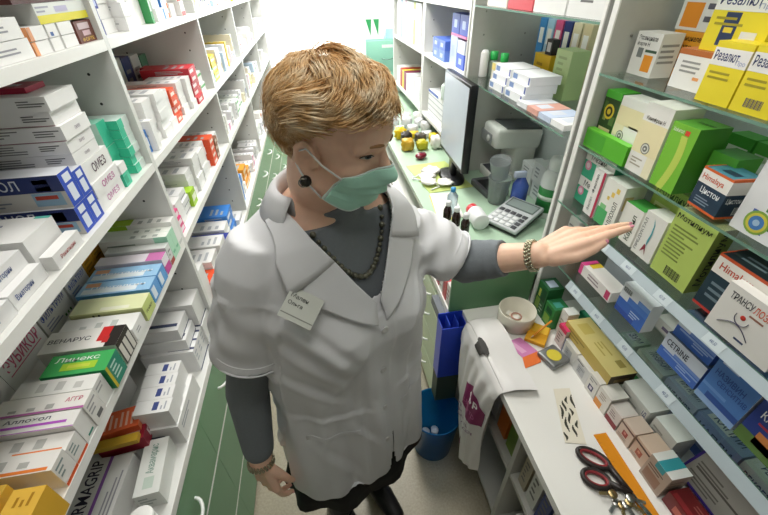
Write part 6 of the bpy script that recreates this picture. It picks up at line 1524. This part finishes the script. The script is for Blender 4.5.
def hair(root, bv):
    r = random.Random(11)
    hm = bpy.data.materials.new('m_hair'); hm.use_nodes = True
    nt = hm.node_tree; p = nt.nodes['Principled BSDF']; p.inputs['Roughness'].default_value = .5; p.inputs['Specular IOR Level'].default_value = .3
    tc = nt.nodes.new('ShaderNodeTexCoord'); n = nt.nodes.new('ShaderNodeTexNoise'); n.inputs['Scale'].default_value = 45; n.inputs['Detail'].default_value = 5
    mp = nt.nodes.new('ShaderNodeMapping'); cr = nt.nodes.new('ShaderNodeValToRGB')
    cr.color_ramp.elements[0].position = .32; cr.color_ramp.elements[0].color = hexlin('d6a466'); cr.color_ramp.elements[1].position = .66; cr.color_ramp.elements[1].color = hexlin('ffeecf')
    e = cr.color_ramp.elements.new(.48); e.color = hexlin('efcb96')
    nt.links.new(tc.outputs['Object'], n.inputs['Vector']); nt.links.new(n.outputs['Fac'], cr.inputs[0]); nt.links.new(cr.outputs[0], p.inputs['Base Color'])
    tl_ = nt.nodes.new('ShaderNodeBsdfTranslucent'); mx_ = nt.nodes.new('ShaderNodeMixShader'); mx_.inputs[0].default_value = .15
    nt.links.new(cr.outputs[0], tl_.inputs['Color']); nt.links.new(p.outputs[0], mx_.inputs[1]); nt.links.new(tl_.outputs[0], mx_.inputs[2]); nt.links.new(mx_.outputs[0], nt.nodes['Material Output'].inputs[0])
    MATS['hair'] = hm
    C0 = Vector((-.014, 0, .034)); R0 = Vector((.105, .085, .099))
    crown = Vector((-.45, .15, .88)).normalized()
    def region(d):
        x, y, z = d
        if z > .62: return True
        # hairline: front forehead, temple, over the ear, nape
        hl = .36 if x > .55 else (.36 - (.55 - x) * 1.35 if x > -.05 else -.45)
        if x > -.05 and x <= .30: hl = max(hl, .0)
        if x > -.05 and x <= .1: hl = .02
        if x <= -.05: hl = max(-.98, -.30 + (x + .05) * 1.6)
        return z > hl
    def surf(d): return Vector((C0.x + d.x * R0.x, C0.y + d.y * R0.y, C0.z + d.z * R0.z))
    # cap of hair close to the scalp
    bm = bmesh.new(); bmesh.ops.create_icosphere(bm, subdivisions=5, radius=1)
    bmesh.ops.delete(bm, geom=[f for f in bm.faces if not region(f.calc_center_median().normalized())], context='FACES')
    for v in bm.verts:
        d = v.co.normalized(); v.co = HM @ (surf(d) * 1.0 - (surf(d) - C0) * .07) - PR
    b = MB(); b.addbm(bm, hm, True)
    ob = b.build('hair', root)
    # locks
    b = MB()
    def flow(pn, d):
        t = (d - crown * d.dot(crown))
        if t.length < 1e-4: t = Vector((1, 0, 0))
        t.normalize()
        side = max(0, 1 - abs(d.z - .25) / .55) * max(0, min(1, abs(d.y) * 1.6))
        v = t + Vector((-1.0, 0, -.25)) * side * 1.2
        if d.x < -.3: v += Vector((.25, 0, -.6))
        if d.x > .25 and d.z > .3: v += Vector((.3, -.55, -.25)) * (1 if d.y < .6 else .3)
        v = v - d * v.dot(d)
        return v.normalized()
    nl = 0
    while nl < 520:
        d = Vector((r.gauss(0, 1), r.gauss(0, 1), r.gauss(0, 1))).normalized()
        if not region(d): continue
        nl += 1
        L = r.uniform(.055, .095) * (1.0 if d.z > 0 else .6); lift = r.uniform(.001, .013) * (1 if d.z > .1 else .5)
        if d.x > .2 and d.z > .3: lift += .013
        wave = r.uniform(-.4, .4)
        # guide
        g = []; p = d.copy(); N = 9
        for k in range(N):
            t = k / (N - 1)
            g.append((p.copy(), lift * (math.sin(PI * min(1, t * 1.1) * .8)) + .001))
            v = flow(None, p); v = (Matrix.Rotation(wave * t, 3, p) @ v)
            q = p + v * (L / N / .1); p = q.normalized()
            if not (region(p) or k < 4):
                if p.z < .42 and p.x > .1 and r.random() < .8 and k > 5: break
        if len(g) < 4: continue
        for s_ in range(16):
            off = Vector((r.gauss(0, 1), r.gauss(0, 1), r.gauss(0, 1))) * .085; ex = r.uniform(-.001, .003); pts = []; rs = []
            cut = r.uniform(.75, 1)
            m_ = max(4, int(len(g) * cut))
            for k in range(m_):
                t = k / (len(g) - 1); dd = (g[k][0] + off * (1 - .65 * t)).normalized()
                sp = surf(dd); no = (sp - C0).normalized()
                pts.append(HM @ (sp + no * (g[k][1] + ex * (1 + t) - .002)) - PR); rs.append(.0007 * (1 - .75 * t) + .00010)
            b.tube(pts, rs, hm, 4)
    for _ in range(1500):       # loose single hairs
        d = Vector((r.gauss(0, 1), r.gauss(0, 1), r.gauss(0, 1))).normalized()
        if not region(d) or d.z < -.1: continue
        p = d.copy(); L = r.uniform(.05, .09); lift = r.uniform(.006, .02); wv = r.uniform(-.8, .8); pts = []; rs = []
        for k in range(8):
            t = k / 7; sp = surf(p); pts.append(HM @ (sp + (sp - C0).normalized() * (lift * math.sin(PI * t * .75))) - PR); rs.append(.0003 * (1 - .7 * t) + .00008)
            v = Matrix.Rotation(wv * t, 3, p) @ flow(None, p); p = (p + v * (L / 8 / .1)).normalized()
        b.tube(pts, rs, hm, 3)
    so = b.build('hair_strands', ob)
person()
# ------------------------------------------------------------------ light and camera
def camera():
    f, pi_, ya, ro = 379.609, math.radians(36.1976), math.radians(8.95996), math.radians(-1.16084)
    F = Vector((math.sin(ya) * math.cos(pi_), math.cos(ya) * math.cos(pi_), -math.sin(pi_)))
    r0 = Vector((math.cos(ya), -math.sin(ya), 0)); u0 = r0.cross(F)
    r = r0 * math.cos(ro) + u0 * math.sin(ro); u = -r0 * math.sin(ro) + u0 * math.cos(ro)
    cd = bpy.data.cameras.new('camera'); co = bpy.data.objects.new('camera', cd); COL.objects.link(co)
    co.matrix_world = Matrix(((r.x, u.x, -F.x, 0), (r.y, u.y, -F.y, 0), (r.z, u.z, -F.z, 1.78), (0, 0, 0, 1)))
    cd.sensor_width = 36; cd.lens = 36 * f / 768; cd.clip_start = .01
    SC.camera = co
def lights():
    for i, (x, y, e) in enumerate(LAMPS):
        lt = empty('ceiling_light', (x, y, 2.75), label='%s long white fluorescent ceiling light above the aisle' % ['near', 'middle', 'far'][i], cat='ceiling light', group='ceiling lights')
        b = MB(); b.box((-.32, -.62, -.05), (.32, .62, 0), WHITE); b.build('housing', lt)
        b = MB(); b.box((-.29, -.59, -.062), (.29, .59, -.051), mat('fffaf0', .4, var=0, emit=2)); b.build('diffuser', lt)
        ld = bpy.data.lights.new('lamp', 'AREA'); ld.shape = 'RECTANGLE'; ld.size = .58; ld.size_y = 1.18; ld.energy = e; ld.color = (1, .98, .95)
        lo = bpy.data.objects.new('lamp', ld); COL.objects.link(lo); lo.parent = lt; lo.location = (0, 0, -.07)
    w = bpy.data.worlds.new('world'); SC.world = w; w.use_nodes = True
    w.node_tree.nodes['Background'].inputs[0].default_value = (.8, .9, 1, 1)
    w.node_tree.nodes['Background'].inputs[1].default_value = .3
    SC.view_settings.view_transform = 'Standard'; SC.view_settings.look = 'None'
    SC.view_settings.gamma = 1; SC.view_settings.exposure = EXPO
    SC.view_settings.use_curve_mapping = False
    SC.cycles.transparent_max_bounces = 48
camera()
lights()
